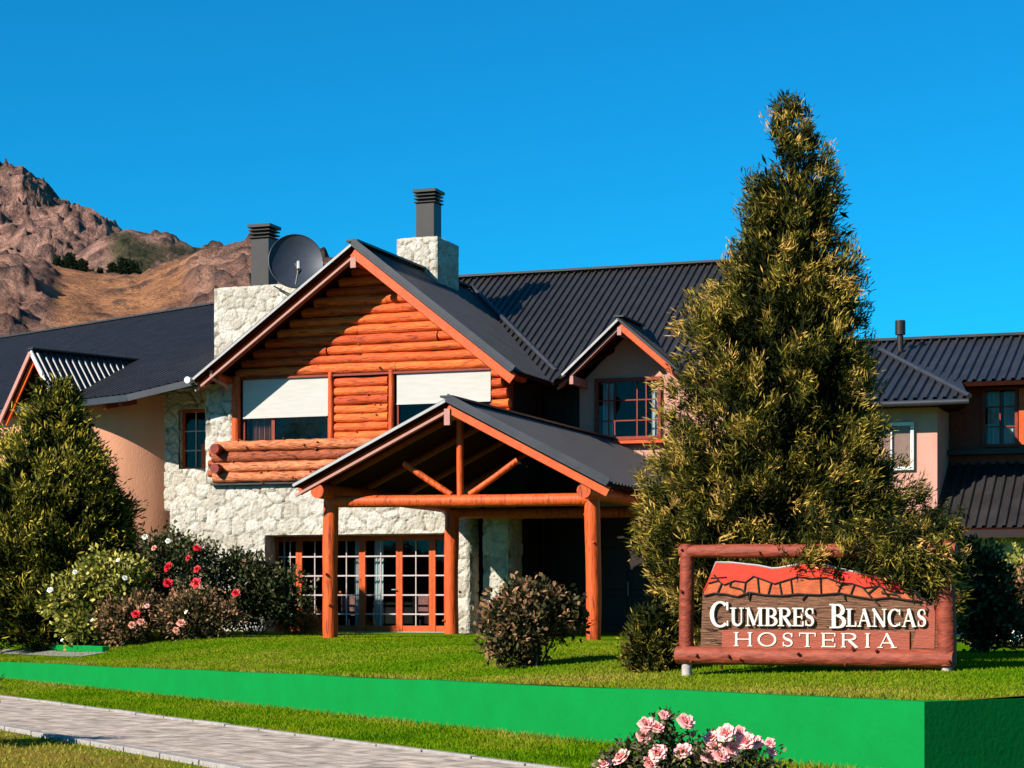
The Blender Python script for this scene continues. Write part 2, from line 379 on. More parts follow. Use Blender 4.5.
# the short green kerb by the rose bed
mb = MB(); a = xy(25.6, 2.0); b = xy(29.4, 2.0)
mb.bar((*a, zg(*a) + .03), (*b, zg(*b) + .03), .16, .16)
tag(build('garden_kerb', mb, M['gwall'], bevel=.012), 'short low green painted kerb beside the gravel path', 'kerb')

# ------------------------------------------------------------------ the hill behind
def interp(px, pts): xs, ys = zip(*pts); return np.interp(px, xs, ys)
LAY = [  # distance, width of the front slope, crest (bearing in hundredths of px, height over the horizon)
 (1150, 330, [(-900, 90), (-300, 120), (-60, 158), (0, 162), (22, 163), (30, 172), (45, 184), (56, 192), (72, 206), (100, 225), (180, 300), (400, 420), (2000, 500)]),
 (880, 260, [(-900, 170), (-300, 195), (0, 211), (20, 210), (40, 206), (72, 206), (95, 211), (105, 217), (118, 228), (145, 248), (200, 285), (400, 400), (2000, 500)]),
 (760, 230, [(-900, 300), (0, 290), (60, 262), (100, 236), (118, 229), (128, 226), (150, 229), (170, 234), (185, 241), (203, 249), (240, 268), (320, 300), (2000, 480)]),
 (480, 330, [(-900, 200), (-300, 225), (0, 256), (40, 264), (70, 268), (100, 273), (140, 272), (160, 263), (190, 256), (215, 249), (250, 241), (290, 243), (325, 262), (400, 292), (700, 360), (1100, 400), (1600, 420), (2200, 430)]),
]
pxs = np.concatenate([np.arange(-900, -60, 14), np.arange(-60, 420, 1.0), np.arange(420, 2000, 14)])
ds = np.concatenate([np.linspace(130, 330, 40), np.linspace(333, 620, 110), np.linspace(624, 1200, 180), np.linspace(1230, 1800, 14)])
PX, D = np.meshgrid(pxs, ds)
BX = (PX - 512) / 2000 * D
H = np.zeros_like(D) - 1.
LI = np.zeros_like(D)
for i, (dl, wl, pts) in enumerate(LAY):
    crest = (600 - interp(PX, pts)) / 2000 * dl + 1.6
    k = (D - dl) / wl
    sh = np.where(k < 0, np.clip(1 + k, 0, 1) ** 1.0 * .75 + .25 * sstep(1 + k), 1 - .35 * np.clip(k * 1.2, 0, 1))
    sh = np.where(k < -1, 0, sh)
    hh = crest * sh
    LI = np.where(hh > H, i, LI); H = np.maximum(H, hh)
rock = fbm(BX * .03, D * .03, 0, 6, .48)
ridg = 1 - np.abs(fbm(BX * .05 + 9, D * .05, H * .04, 5, .45) * 2 - 1)
crag = np.abs(fbm(BX * .13, D * .07, H * .1, 5, .6) * 2 - 1)
bould = np.clip(fbm(BX * .2, D * .2, 3, 3, .5) - .58, 0, 1)
env = np.clip(H / 30, 0, 1)
amp = np.choose(LI.astype(int), [.85, .85, .4, .7]) * np.clip((D - 120) / 250, 0, 1)
smooth_soil = sstep((PX - 40) / 25) * sstep((205 - PX) / 40) * (LI == 3)                    # the open orange slope
amp = amp * (1 - .72 * smooth_soil)
step = H * .11 + rock * 3.2; terr = (step - np.floor(step) - .5) * 5.                       # ledges of rock
Hd = H + env * amp * ((rock - .5) * 17 + (ridg - .75) * 7 + terr * .7 * (LI < 2) - crag * 1.2 + .3 + bould * 14)
soil = np.clip(smooth_soil * (.55 + .6 * rock) + .2 * (LI == 3), 0, 1)
v = np.stack([BX, D, Hd], -1).reshape(-1, 3)
nx, ny = len(pxs), len(ds)
i = np.arange((ny - 1) * (nx - 1)); r_, c_ = i // (nx - 1), i % (nx - 1)
f = np.stack([r_ * nx + c_, r_ * nx + c_ + 1, (r_ + 1) * nx + c_ + 1, (r_ + 1) * nx + c_], -1)
green = np.where(LI == 2, sstep((PX - 100) / 20) * sstep((fbm(BX * .05, D * .05, 8, 5) - .40) * 6) * .9, 0) + .25 * (LI == 0) * (fbm(BX * .03, D * .03, 5) > .55)
darkr = np.clip(bould * 6, 0, 1) * .8 + sstep((fbm(BX * .11, D * .06, 4, 5, .6) - .55) * 9) * .55 * (1 - .7 * smooth_soil)
me = mesh_from('hill', v, f, soil.ravel(), True)
for nm, arr in (('green', green), ('rock', darkr)):
    at = me.attributes.new(nm, 'FLOAT', 'POINT'); at.data.foreach_set('value', np.clip(arr, 0, 1).ravel().astype(np.float32))
def hill_mat():
    m, t, b = nodes_of('hill_rock', .95); b.inputs['Specular IOR Level'].default_value = .1
    tc = t.nodes.new('ShaderNodeTexCoord')
    def noise(s_): 
        n = t.nodes.new('ShaderNodeTexNoise'); n.inputs['Scale'].default_value = s_; n.inputs['Detail'].default_value = 8; n.inputs['Roughness'].default_value = .65
        t.links.new(tc.outputs['Object'], n.inputs['Vector']); return n.outputs[0]
    def ramp(src, a_, b_, p=(.35, .65)):
        r = t.nodes.new('ShaderNodeValToRGB'); r.color_ramp.elements[0].position = p[0]; r.color_ramp.elements[1].position = p[1]
        r.color_ramp.elements[0].color = rgba(a_); r.color_ramp.elements[1].color = rgba(b_); t.links.new(src, r.inputs[0]); return r.outputs[0]
    def mix(fac, a_, b_):
        x = t.nodes.new('ShaderNodeMix'); x.data_type = 'RGBA'; t.links.new(fac, x.inputs[0]); t.links.new(a_, x.inputs[6]); t.links.new(b_, x.inputs[7]); return x.outputs[2]
    def attr(nm): a = t.nodes.new('ShaderNodeAttribute'); a.attribute_name = nm; return a.outputs['Fac']
    base = ramp(noise(.12), (.115, .062, .048), (.41, .215, .155), (.37, .60))
    so_ = ramp(noise(.14), (.25, .105, .05), (.46, .205, .09), (.36, .60))
    gr = ramp(noise(.25), (.010, .018, .007), (.06, .058, .022), (.4, .62))
    dk = ramp(noise(.3), (.016, .014, .016), (.10, .065, .055))
    o1 = mix(attr('tint'), base, so_); o2 = mix(attr('rock'), o1, dk); o3 = mix(attr('green'), o2, gr)
    t.links.new(o3, b.inputs['Base Color'])
    bp = t.nodes.new('ShaderNodeBump'); bp.inputs['Strength'].default_value = 1; bp.inputs['Distance'].default_value = 4.
    t.links.new(noise(.5), bp.inputs['Height']); t.links.new(bp.outputs[0], b.inputs['Normal'])
    return m
tag(link('hill', me, hill_mat()), kind='structure')
def hill_z(px, d):
    j = int(np.argmin(np.abs(pxs - px))); k = int(np.argmin(np.abs(ds - d))); return float(BX[k, j]), float(ds[k]), float(Hd[k, j])

# ------------------------------------------------------------------ foliage helpers
def leaf_cloud(pos, dirs, n, size, L, W, spread, tint, tjit=.18, bend=.35):
    """n leaf faces round each clump point; returns verts, quads, tint"""
    K = len(pos); N = K * n
    P = np.repeat(pos, n, 0) + rng.normal(size=(N, 3)) * np.repeat(np.broadcast_to(size, (K,)), n)[:, None] * .5
    d = np.repeat(dirs, n, 0) + rng.normal(size=(N, 3)) * spread; d /= np.linalg.norm(d, axis=1)[:, None] + 1e-9
    q = np.cross(d, rng.normal(size=(N, 3))); q /= np.linalg.norm(q, axis=1)[:, None] + 1e-9
    l = L * (.6 + .8 * rng.random(N))[:, None]; wd = W * (.6 + .8 * rng.random(N))[:, None]
    nn = np.cross(d, q)
    v = np.empty((N, 4, 3)); v[:, 0] = P; v[:, 1] = P + d * l * .5 + q * wd + nn * l * bend * .2
    v[:, 2] = P + d * l + nn * l * bend * (rng.random(N)[:, None] - .3); v[:, 3] = P + d * l * .5 - q * wd + nn * l * bend * .2
    f = np.arange(N * 4).reshape(N, 4)
    t = np.clip(np.repeat(tint, n) + rng.normal(size=N) * tjit, 0, 1); t = np.repeat(t, 4)
    return v.reshape(-1, 3), f, t
def merge_clouds(cs):
    V = []; F_ = []; T = []; o = 0
    for v, f, t in cs: V.append(v); F_.append(f + o); T.append(t); o += len(v)
    return np.concatenate(V), np.concatenate(F_), np.concatenate(T)
def unit(a): return a / (np.linalg.norm(a, axis=-1, keepdims=True) + 1e-9)

# ------------------------------------------------------------------ the lodge (house axes: x along the front, y into the house)
ZB = .8
OFF = (0, 0, ZB)
lodge = empty('lodge', (-3.76, 47, ZB), R(-20))
tag(lodge, 'large stone and log lodge with black metal roofs, tall log gable and timber porch', 'building')
def H_(name, mb, m, parent=lodge, **k): return build(name, mb, m, parent, OFF, **k)

def stone_grid(O, U, V, N, w_, h_, holes=(), cell=(.36, .27), res=.035, seed=0, depth=.068):
    """a rubble-stone face: real relief from jittered cells; returns verts, quads, tint"""
    O, U, V, N = (np.array(a, float) for a in (O, U, V, N))
    g = np.random.default_rng(seed)
    nx, ny = max(4, int(w_ / res)), max(4, int(h_ / res))
    x = np.linspace(0, w_, nx); y = np.linspace(0, h_, ny); X, Y = np.meshgrid(x, y)
    cw, ch = cell; gx, gy = int(w_ / cw) + 4, int(h_ / ch) + 4
    jx = (np.arange(gx)[None, :] - 1 + g.random((gy, gx)) * .9) * cw + (np.arange(gy) % 2)[:, None] * cw * .5 - cw * .3
    jy = (np.arange(gy)[:, None] - 1 + g.random((gy, gx)) * .75) * ch
    tone = g.random((gy, gx)); lift = g.random((gy, gx)); tx, ty = g.normal(size=(2, gy, gx)) * .06
    wx = X + (fbm(X * 4, Y * 4, seed) - .5) * .10; wy = Y + (fbm(X * 4, Y * 4, seed + 9) - .5) * .10
    ix = np.clip((wx / cw).astype(int) + 1, 1, gx - 2); iy = np.clip((wy / ch).astype(int) + 1, 1, gy - 2)
    f1 = np.full(X.shape, 9.); f2 = np.full(X.shape, 9.); ti = np.zeros(X.shape); li = np.zeros(X.shape)
    for dj in (-2, -1, 0, 1, 2):
        for di in (-2, -1, 0, 1, 2):
            a = np.clip(iy + dj, 0, gy - 1); b = np.clip(ix + di, 0, gx - 1)
            dx, dy = wx - jx[a, b], (wy - jy[a, b]) * 1.25
            d = np.hypot(dx, dy); near = d < f1
            f2 = np.where(near, f1, np.minimum(f2, d)); f1 = np.where(near, d, f1)
            ti = np.where(near, tone[a, b], ti); li = np.where(near, lift[a, b] * .6 + tx[a, b] * dx * 6 + ty[a, b] * dy * 6, li)
    e = np.clip((f2 - f1) / (.028 + .05 * fbm(X * 2.5, Y * 2.5, seed + 5, 3)), 0, 1)
    disp = depth * (sstep(e) * (.55 + .45 * li) + .35 * (fbm(X * 7, Y * 7, seed + 3) - .5))
    edge = np.minimum(np.minimum(X, w_ - X), np.minimum(Y, h_ - Y)); disp = disp * np.clip(edge / .05, 0, 1)
    v = O + U * X[..., None] + V * Y[..., None] + N * disp[..., None]
    tint = np.where(e < .45, .02 + .38 * sstep((fbm(X * 1.7, Y * 1.7, seed + 2, 3) - .3) * 2.6), .36 + .64 * ti)
    k = np.arange((ny - 1) * (nx - 1)); r, c = k // (nx - 1), k % (nx - 1)
    cx, cy = (x[c] + x[c + 1]) / 2, (y[r] + y[r + 1]) / 2
    ok = np.ones(len(k), bool)
    for (a, b, c0, d0) in holes: ok &= ~((cx > a) & (cx < b) & (cy > c0) & (cy < d0))
    f = np.stack([r * nx + c, r * nx + c + 1, (r + 1) * nx + c + 1, (r + 1) * nx + c], -1)[ok]
    return v.reshape(-1, 3), f, tint.ravel()
def stone_obj(name, pieces, parent=lodge, off=OFF):
    v, f, t = merge_clouds(pieces)
    me = mesh_from(name, v - np.array(off), f, t, smooth=True)
    return link(name, me, M['stone'], parent)
def stone_block(x0, x1, y0, y1, z0, z1, seed, top=True, **k):
    """the faces of a stone pier: front, right, left, back, top"""
    p = [stone_grid((x0, y0, z0), (1, 0, 0), (0, 0, 1), (0, -1, 0), x1 - x0, z1 - z0, seed=seed, **k),
         stone_grid((x1, y0, z0), (0, 1, 0), (0, 0, 1), (1, 0, 0), y1 - y0, z1 - z0, seed=seed + 1, **k),
         stone_grid((x0, y1, z0), (0, -1, 0), (0, 0, 1), (-1, 0, 0), y1 - y0, z1 - z0, seed=seed + 2, **k),
         stone_grid((x1, y1, z0), (-1, 0, 0), (0, 0, 1), (0, 1, 0), x1 - x0, z1 - z0, seed=seed + 3, **k)]
    if top: p.append(stone_grid((x0, y0, z1), (1, 0, 0), (0, 1, 0), (0, 0, 1), x1 - x0, y1 - y0, seed=seed + 4, **k))
    return p

def corrugated(polys, up, spacing=.19, h=.032, along=None):
    """ribbed metal over convex coplanar outlines; up = up-slope direction"""
    out = MB()
    for poly in polys:
        P = [Vector(p) for p in poly]; n = Vector((0, 0, 0))
        for i in range(len(P)): n += (P[i] - P[0]).cross(P[(i + 1) % len(P)] - P[0])
        n.normalize()
        if n.z < 0: n = -n
        b = Vector(up); b = (b - n * b.dot(n)).normalized(); a = b.cross(n).normalized()
        A = [p.dot(a) for p in P]; B = [p.dot(b) for p in P]; c = P[0].dot(n)
        a0 = math.floor(min(A) / spacing) * spacing; k = int((max(A) - a0) / spacing) + 2
        prof = []
        for i in range(k):
            s = a0 + i * spacing
            prof += [(s, 0), (s + spacing * .52, 0), (s + spacing * .62, h), (s + spacing * .88, h)]
        prof.append((a0 + k * spacing, 0))
        bm = bmesh.new(); lo, hi = [], []
        for s, z in prof:
            lo.append(bm.verts.new(a * s + b * (min(B) - .1) + n * (c + z))); hi.append(bm.verts.new(a * s + b * (max(B) + .1) + n * (c + z)))
        for i in range(len(prof) - 1): bm.faces.new((lo[i], lo[i + 1], hi[i + 1], hi[i]))
        cen = sum(P, Vector()) / len(P)
        for i in range(len(P)):
            e = P[(i + 1) % len(P)] - P[i]
            if e.length < 1e-4: continue
            no = e.cross(n).normalized()
            if no.dot(cen - P[i]) > 0: no = -no
            bmesh.ops.bisect_plane(bm, geom=bm.verts[:] + bm.edges[:] + bm.faces[:], plane_co=P[i], plane_no=no, clear_outer=True)
        bm.verts.index_update(); bm.verts.ensure_lookup_table()
        out.add([v.co.copy() for v in bm.verts], [tuple(v.index for v in f.verts) for f in bm.faces])
        bm.free()
    return out
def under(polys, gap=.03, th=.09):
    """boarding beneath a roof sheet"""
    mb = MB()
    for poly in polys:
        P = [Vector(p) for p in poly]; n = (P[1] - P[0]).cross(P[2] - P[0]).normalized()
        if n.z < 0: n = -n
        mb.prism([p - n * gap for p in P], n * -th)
    return mb

# ---- stone walls
DOOR = (-2.79, 2.08, .78, 3.17); SW = (-6.05, -5.27, 4.95, 6.5)
pcs = []
X0, X1 = -5.42, 2.58
def hole(d): return (d[0] - X0, d[1] - X0, d[2] - .2, d[3] - .2)
pcs.append(stone_grid((X0, 1, .2), (1, 0, 0), (0, 0, 1), (0, -1, 0), X1 - X0, 4.26, holes=[hole(DOOR), (-1, .62, 3.83, 9)], seed=3, cell=(.40, .31)))
pcs.append(stone_grid((-7.2, 2.6, 3.9), (1, 0, 0), (0, 0, 1), (0, -1, 0), 2.85, 3.2, holes=[(SW[0] + 7.2, SW[1] + 7.2, SW[2] - 3.9, SW[3] - 3.9)], seed=4, cell=(.40, .31)))
pcs.append(stone_grid((X0, 2.6, .2), (0, -1, 0), (0, 0, 1), (-1, 0, 0), 1.6, 3.83, seed=9)); pcs.append(stone_grid((X0, 1, 4.03), (1, 0, 0), (0, 1, 0), (0, 0, 1), .64, 1.6, seed=10, depth=.02))
pcs.append(stone_grid((X0 + .62, 2.6, 4.0), (0, -1, 0), (0, 0, 1), (-1, 0, 0), 1.6, .46, seed=15))
pcs.append(stone_grid((-4.42, 1.0, 4.46), (1, 0, 0), (0, 0, 1), (0, -1, 0), .76, 2.6, seed=24, cell=(.38, .3)))
pcs.append(stone_grid((X1, 1, .2), (0, 1, 0), (0, 0, 1), (1, 0, 0), .55, 4.26, seed=8))
pcs.append(stone_grid((-4.42, 1.0, 4.46), (0, 1, 0), (0, 0, 1), (-1, 0, 0), 1.6, 2.6, seed=5)); pcs.append(stone_grid((X0 + .62, 1.0, 4.46), (1, 0, 0), (0, 1, 0), (0, 0, 1), -4.42 - X0 - .62, 1.6, seed=6, depth=.02))
# reveals of the door opening and the window
for u, sgn in ((DOOR[0], 1), (DOOR[1], -1)):
    pcs.append(stone_grid((u, 1.56 if sgn < 0 else .99, .7), (0, -sgn if sgn < 0 else 1, 0), (0, 0, 1), (sgn, 0, 0), .57, 2.5, seed=11, depth=.02))
pcs.append(stone_grid((DOOR[0], .99, DOOR[3]), (1, 0, 0), (0, 1, 0), (0, 0, -1), DOOR[1] - DOOR[0], .57, seed=12, depth=.01))
for u, sgn in ((SW[0], 1), (SW[1], -1)):
    pcs.append(stone_grid((u, 2.59, SW[2]), (0, 1, 0), (0, 0, 1), (sgn, 0, 0), .3, SW[3] - SW[2], seed=13, depth=.02))
pcs.append(stone_grid((SW[0], 2.59, SW[2]), (1, 0, 0), (0, 1, 0), (0, 0, 1), SW[1] - SW[0], .3, seed=14, depth=.01))
stone_obj('stone_wall', pcs)
stone_obj('stone_pillar', stone_block(2.93, 3.55, 1.0, 1.9, .2, 3.75, 31, cell=(.42, .36)))
mb = MB(); mb.box(2.6, 3.7, 1.9, 2.0, .3, 5.3); mb.box(-6.6, -4.9, 3.0, 3.1, 4.4, 7.0); mb.box(-3.5, 2.5, 3.2, 3.3, .3, 7.0)
mb.box(-3.6, -3.5, 1.3, 3.2, .3, 7.0); mb.box(3.2, 3.3, 2.02, 4.2, .3, 7.0); mb.box(-3.5, 3.2, 1.28, 3.2, 4.2, 4.3); mb.box(-3.5, 3.2, 1.3, 3.2, 7.02, 7.1)
mb.box(2.5, 3.2, 3.2, 3.3, 3.3, 7.0); mb.box(-3.5, 3.2, 1.6, 3.2, .72, .79)
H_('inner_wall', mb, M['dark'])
mb = MB(); mb.box(-4.2, 3.2, .82, 1.0, 4.42, 4.46)
H_('flashing', mb, M['cap'])

# ---- log storey
mb = MB(); z = 7.17
while z < 9.75:
    uL = -(10 - z - .12) / .7156; uR = (10 - z - .12) / .7875
    uL, uR = max(uL, -3.62), min(uR, 3.30)
    cuts = [uL] + ([] if uR - uL < 2.6 else [random.uniform(uL + .8, uR - .8)]) + [uR]
    for a, b in zip(cuts[:-1], cuts[1:]):
        mb.log((a + .006, 1.13, z), (b - .006, 1.13, z), .124 * random.uniform(.88, 1.08), 12, .24, .10, knots=int((b - a) * .9))
    z += .235
z = 5.55
while z < 7.05:                                                     # the panel between the windows
    mb.log((-.93, 1.10, z), (.46, 1.10, z), .115 * random.uniform(.92, 1.1), 12, .22, .10, knots=3); z += .215
for z in (5.5, 5.73, 5.96, 6.2, 6.45, 6.7, 6.95):                   # crossing log ends at the right corner
    mb.log((3.12, 1.1, z), (3.36 + random.random() * .35, 1.1, z), .112, 12, .15, .08)
H_('log_wall', mb, M['log'], smooth=True)
mb = MB(); mb.prism([(-3.55, 1.26, 7.0), (3.3, 1.26, 7.0), (3.1, 1.26, 7.4), (0, 1.26, 9.85), (-3.5, 1.26, 7.35)], (0, .05, 0))
mb.box(-.95, .5, 1.2, 1.26, 5.4, 7.0); mb.box(3.12, 3.3, 1.2, 4.2, 5.3, 7.0); mb.box(-3.6, -3.4, 1.26, 1.35, 4.46, 7)
H_('backing_board', mb, M['dred'])
mb = MB()
for i, z in enumerate((5.36, 5.10, 4.85, 4.60)):
    mb.log((-4.02 - random.random() * .15, .86, z), (3.25, .86, z), .132, 14, .18, .11, knots=22)
    if i != 0: mb.log((-4.27 - .12 * random.random(), .98, z + .12), (-3.9, .98, z + .12), .10, 10, .12, .1)
H_('log_balustrade', mb, M['old_log'], smooth=True)
mb = MB()
for i, z in enumerate((5.30, 4.82)):                                 # logs crossing at the corner, ends to the front
    mb.log((-3.93, .52, z), (-3.93, 1.2, z), .13, 12, .15, .06)
H_('crossing_log', mb, M['dred'], smooth=True)
for u, r in ((-3.58, .11), (.56, .07), (-1.02, .07)):
    mb = MB(); mb.log((u, 1.02, 5.42), (u, 1.02, 7.1), r, 12, .3, .04); H_('upright_log', mb, M['post'], smooth=True)
mb = MB(); mb.box(-3.47, 3.15, .99, 1.2, 7.0, 7.05)
H_('head_board', mb, M['dred'])

def window(u0, u1, z0, z1, y, bars=(), rails=(), fr=.07, fm='dred', parent=lodge, blind=None, off=OFF, name='window', dep=.10, barw=.03, barm=None):
    """frame (the part), pane, mullions, sill and blind as sub-parts"""
    mb = MB(); mb.box(u0, u0 + fr, y, y + dep, z0, z1); mb.box(u1 - fr, u1, y, y + dep, z0, z1)
    mb.box(u0 + fr, u1 - fr, y, y + dep, z0, z0 + fr); mb.box(u0 + fr, u1 - fr, y, y + dep, z1 - fr, z1)
    wf = build(name, mb, M[fm], parent, off, bevel=.006)
    g = MB(); g.box(u0 + fr, u1 - fr, y + .05, y + .056, z0 + fr, z1 - fr); build('pane', g, M['glass'], wf, off)
    if bars or rails:
        mb = MB()
        for b in bars: mb.box(b - barw / 2, b + barw / 2, y + .02, y + .045, z0 + fr, z1 - fr)
        for r in rails: mb.box(u0 + fr, u1 - fr, y + .018, y + .043, r - barw / 2, r + barw / 2)
        build('muntin', mb, M[barm or fm], wf, off)
    if blind:
        mb = MB(); mb.box(u0 + fr * .5, u1 - fr * .5, y - .035, y - .015, blind, z1 + .02); mb.box(u0 + fr * .5, u1 - fr * .5, y - .05, y - .005, blind - .04, blind)
        build('blind', mb, M['blind'], wf, off)
    return wf
def curtain(u0, u1, z0, z1, y, parent, off=OFF, m='curtain', n=36, amp=.035):
    mb = MB(); v = []; f = []
    for i in range(n + 1):
        u = u0 + (u1 - u0) * i / n; yy = y + amp * math.sin(i * 1.25) + amp * .4 * math.sin(i * .53)
        v += [(u, yy, z0), (u, yy * 1 + .01, z1)]
        if i: f.append((2 * i - 2, 2 * i, 2 * i + 1, 2 * i - 1))
    mb.add(v, f); return build('curtain', mb, M[m], parent, off, smooth=True)
wv = window(-3.45, -1.08, 5.43, 7.0, 1.08, bars=(-2.62,), blind=6.09, barw=.09)
curtain(-3.3, -2.75, 5.45, 6.2, 1.3, wv, m='ptrim')
window(.66, 3.12, 5.3, 7.0, 1.08, bars=(1.9,), blind=6.30, barw=.09)
wv = window(SW[0], SW[1], SW[2], SW[3], 2.72, bars=(-5.66,), rails=(5.45, 5.95), fm='red', barm='muntin')
mb = MB(); mb.box(-5.41, -5.28, 2.56, 2.74, SW[2] + .02, 5.6); build('shutter', mb, M['red'], wv, OFF, bevel=.006)

# ---- glazed doors
Yd = 1.55
def glazed_door(a, b, mull, name='french_door'):
    s = .085
    mb = MB(); mb.box(a, a + s, Yd - .03, Yd + .05, .84, 3.16); mb.box(b - s, b, Yd - .03, Yd + .05, .84, 3.16)
    mb.box(a + s, b - s, Yd - .02, Yd + .04, .84, .98); mb.box(a + s, b - s, Yd - .02, Yd + .04, 3.04, 3.16)
    d = H_(name, mb, M['red'], bevel=.006)
    g = MB(); g.box(a + s, b - s, Yd + .012, Yd + .018, .98, 3.04); H_('pane', g, M['glass'], d)
    mb = MB()
    for z in (2.66, 2.19, 1.72, 1.26): mb.box(a + s, b - s, Yd - .028, Yd + .01, z - .017, z + .017)
    for k in range(1, mull + 1):
        u = a + s + (b - a - 2 * s) * k / (mull + 1); mb.box(u - .012, u + .012, Yd - .016, Yd + .008, .98, 3.04)
    H_('muntin', mb, M['muntin'], d)
    return d
d0 = glazed_door(-2.78, -2.13, 2)
d1 = glazed_door(-2.13, -1.28, 1); d2 = glazed_door(-1.28, -.43, 1); d3 = glazed_door(-.43, .55, 1)
d4 = glazed_door(.55, 1.41, 1); d5 = glazed_door(1.41, 2.07, 1)
curtain(-.72, -.50, .85, 3.1, 1.74, d2, n=14, amp=.02); curtain(-.2, .04, .85, 3.1, 1.74, d3, n=14, amp=.02)
for d in (d1, d3):
    mb = MB(); a, b = (-1.36, -1.31) if d is d1 else (.48, .52)
    mb.tube([(a, Yd - .04, 1.85), (a, Yd - .09, 1.85), (a - .1, Yd - .09, 1.85)], .012, 6); H_('handle', mb, M['trim'], d)
mb = MB(); mb.box(-2.9, 2.2, .55, 1.52, .62, .80); mb.box(-2.75, 2.1, 1.5, 1.62, .62, .84)
H_('door_step', mb, M['paver'], bevel=.015)

# ---- gable roof
AZ, LS, RS = 10.0, .7156, .7875
uL, uR = -4.22, 4.0; zL, zR = AZ + LS * uL, AZ - RS * uR
rp = [(0, 0, AZ), (uR, 0, zR), (uR, 3.2, zR), (0, 7.55, AZ)]; lp = [(0, 0, AZ), (uL, 0, zL), (uL, 6, zL), (0, 7.55, AZ)]
mb = corrugated([rp], (-1, 0, RS)); m2 = corrugated([lp], (1, 0, LS)); mb.add(m2.v, m2.f)
groof = H_('gable_roof', mb, M['roof'])
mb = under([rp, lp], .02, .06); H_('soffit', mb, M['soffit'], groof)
mb = MB(); mb.bar((0, -.03, AZ + .05), (0, 7.5, AZ + .05), .30, .05); mb.bar((.02, -.03, AZ + .03), (uR + .05, -.03, zR + .02), .16, .03, (0, 1, 0)); H_('ridge_cap', mb, M['cap'], groof)
def rake(p, q, front, parent, left, w_=.22, th=.045):
    """barge board under the edge of a roof sheet, set back a hand from it"""
    dn = Vector((0, 0, -1))
    edge_y = front - .13
    if left: front = edge_y + .30
    mb = MB(); a = Vector(p) + dn * (.07 + w_ / 2); b = Vector(q) + dn * (.07 + w_ / 2); a.y = b.y = front
    mb.bar(a, b, th, w_, (0, 0, 1)) ; build('barge_board', mb, M['red'], parent, OFF, bevel=.006)
    mb = MB(); a = Vector(p) + dn * .035; b = Vector(q) + dn * .035; a.y = b.y = edge_y - .01
    mb.bar(a, b, .03, .055, (0, 0, 1)); build('roof_edge', mb, M['trim'] if left else M['cap'], parent, OFF)
    if left:
        mb = MB(); a = Vector(p) + dn * (.08 + w_); b = Vector(q) + dn * (.08 + w_); a.y = b.y = edge_y + .12
        mb.bar(a, b, .06, .05, (0, 0, 1)); build('barge_trim', mb, M['ptrim'], parent, OFF)
rake((0, 0, AZ), (uL, 0, zL), .13, groof, True); rake((0, 0, AZ), (uR, 0, zR), .08, groof, False, .26)
mb = MB()
for u, s, n in ((-4.30, .8, 0), ):
    pts = [(-4.30, -.12, zL - .06), (-4.30, 6, zL - .02)]; mb.tube(pts, .075, 10)
    mb.tube([(-4.30, -.15, zL - .06), (-4.30, -.13, zL - .06)], .085, 10)
H_('gutter', mb, M['gutter'], groof, smooth=True)
mb = MB(); mb.tube([(-3.80, .12, 7.15), (-3.80, .13, 6.98), (-3.62, .5, 6.84), (-3.7, .85, 6.75)], .04, 8)
H_('downpipe', mb, M['ptrim'], groof)
mb = MB(); mb.box(-.07, .07, .05, .12, 9.42, 9.66); H_('apex_block', mb, M['ptrim'], groof)
# purlin ends under the verge
for u in (-3.75, 3.55):
    mb = MB(); mb.log((u, .25, AZ - abs(u) * (LS if u < 0 else RS) - .32), (u, 2., AZ - abs(u) * (LS if u < 0 else RS) - .32), .11, 10); H_('purlin', mb, M['post'], groof, smooth=True)
mb = MB(); mb.log((0, .2, AZ - .4), (0, 1.3, AZ - .4), .12, 10)
H_('purlin', mb, M['post'], groof, smooth=True)

# ---- main roof, its ridge parallel to the front, with the dormer let into it
RZ, RY, MS = 10.47, 8.5, .62
def mz(y): return RZ - MS * (RY - y)
E0 = 2.63
mp = [[(-2.2, E0, mz(E0)), (4.1, E0, mz(E0)), (5.63, 4.85, mz(4.85)), (5.63, RY, RZ), (-2.2, RY, RZ)],
      [(7.2, E0, mz(E0)), (9.5, E0, mz(E0)), (9.5, RY, RZ), (5.63, RY, RZ), (5.63, 4.85, mz(4.85))]]
mroof = H_('main_roof', corrugated(mp, (0, 1, MS), .2, .052), M['roof'])
bk = [[(-2.2, RY, RZ), (9.5, RY, RZ), (9.5, 14.4, RZ - 5.9 * MS), (-2.2, 14.4, RZ - 5.9 * MS)]]
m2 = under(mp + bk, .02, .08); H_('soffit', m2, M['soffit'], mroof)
H_('rear_slope', corrugated(bk, (0, -1, MS), .2, .036), M['roof'], mroof)
mb = MB(); mb.bar((-2.2, RY, RZ + .05), (9.5, RY, RZ + .05), .34, .06); H_('ridge_cap', mb, M['cap'], mroof)
mb = MB(); mb.tube([(4.0, 3.14, mz(3.1) + .04), (0.1, 7.5, AZ + .07)], .06, 6); H_('valley', mb, M['cap'], mroof)

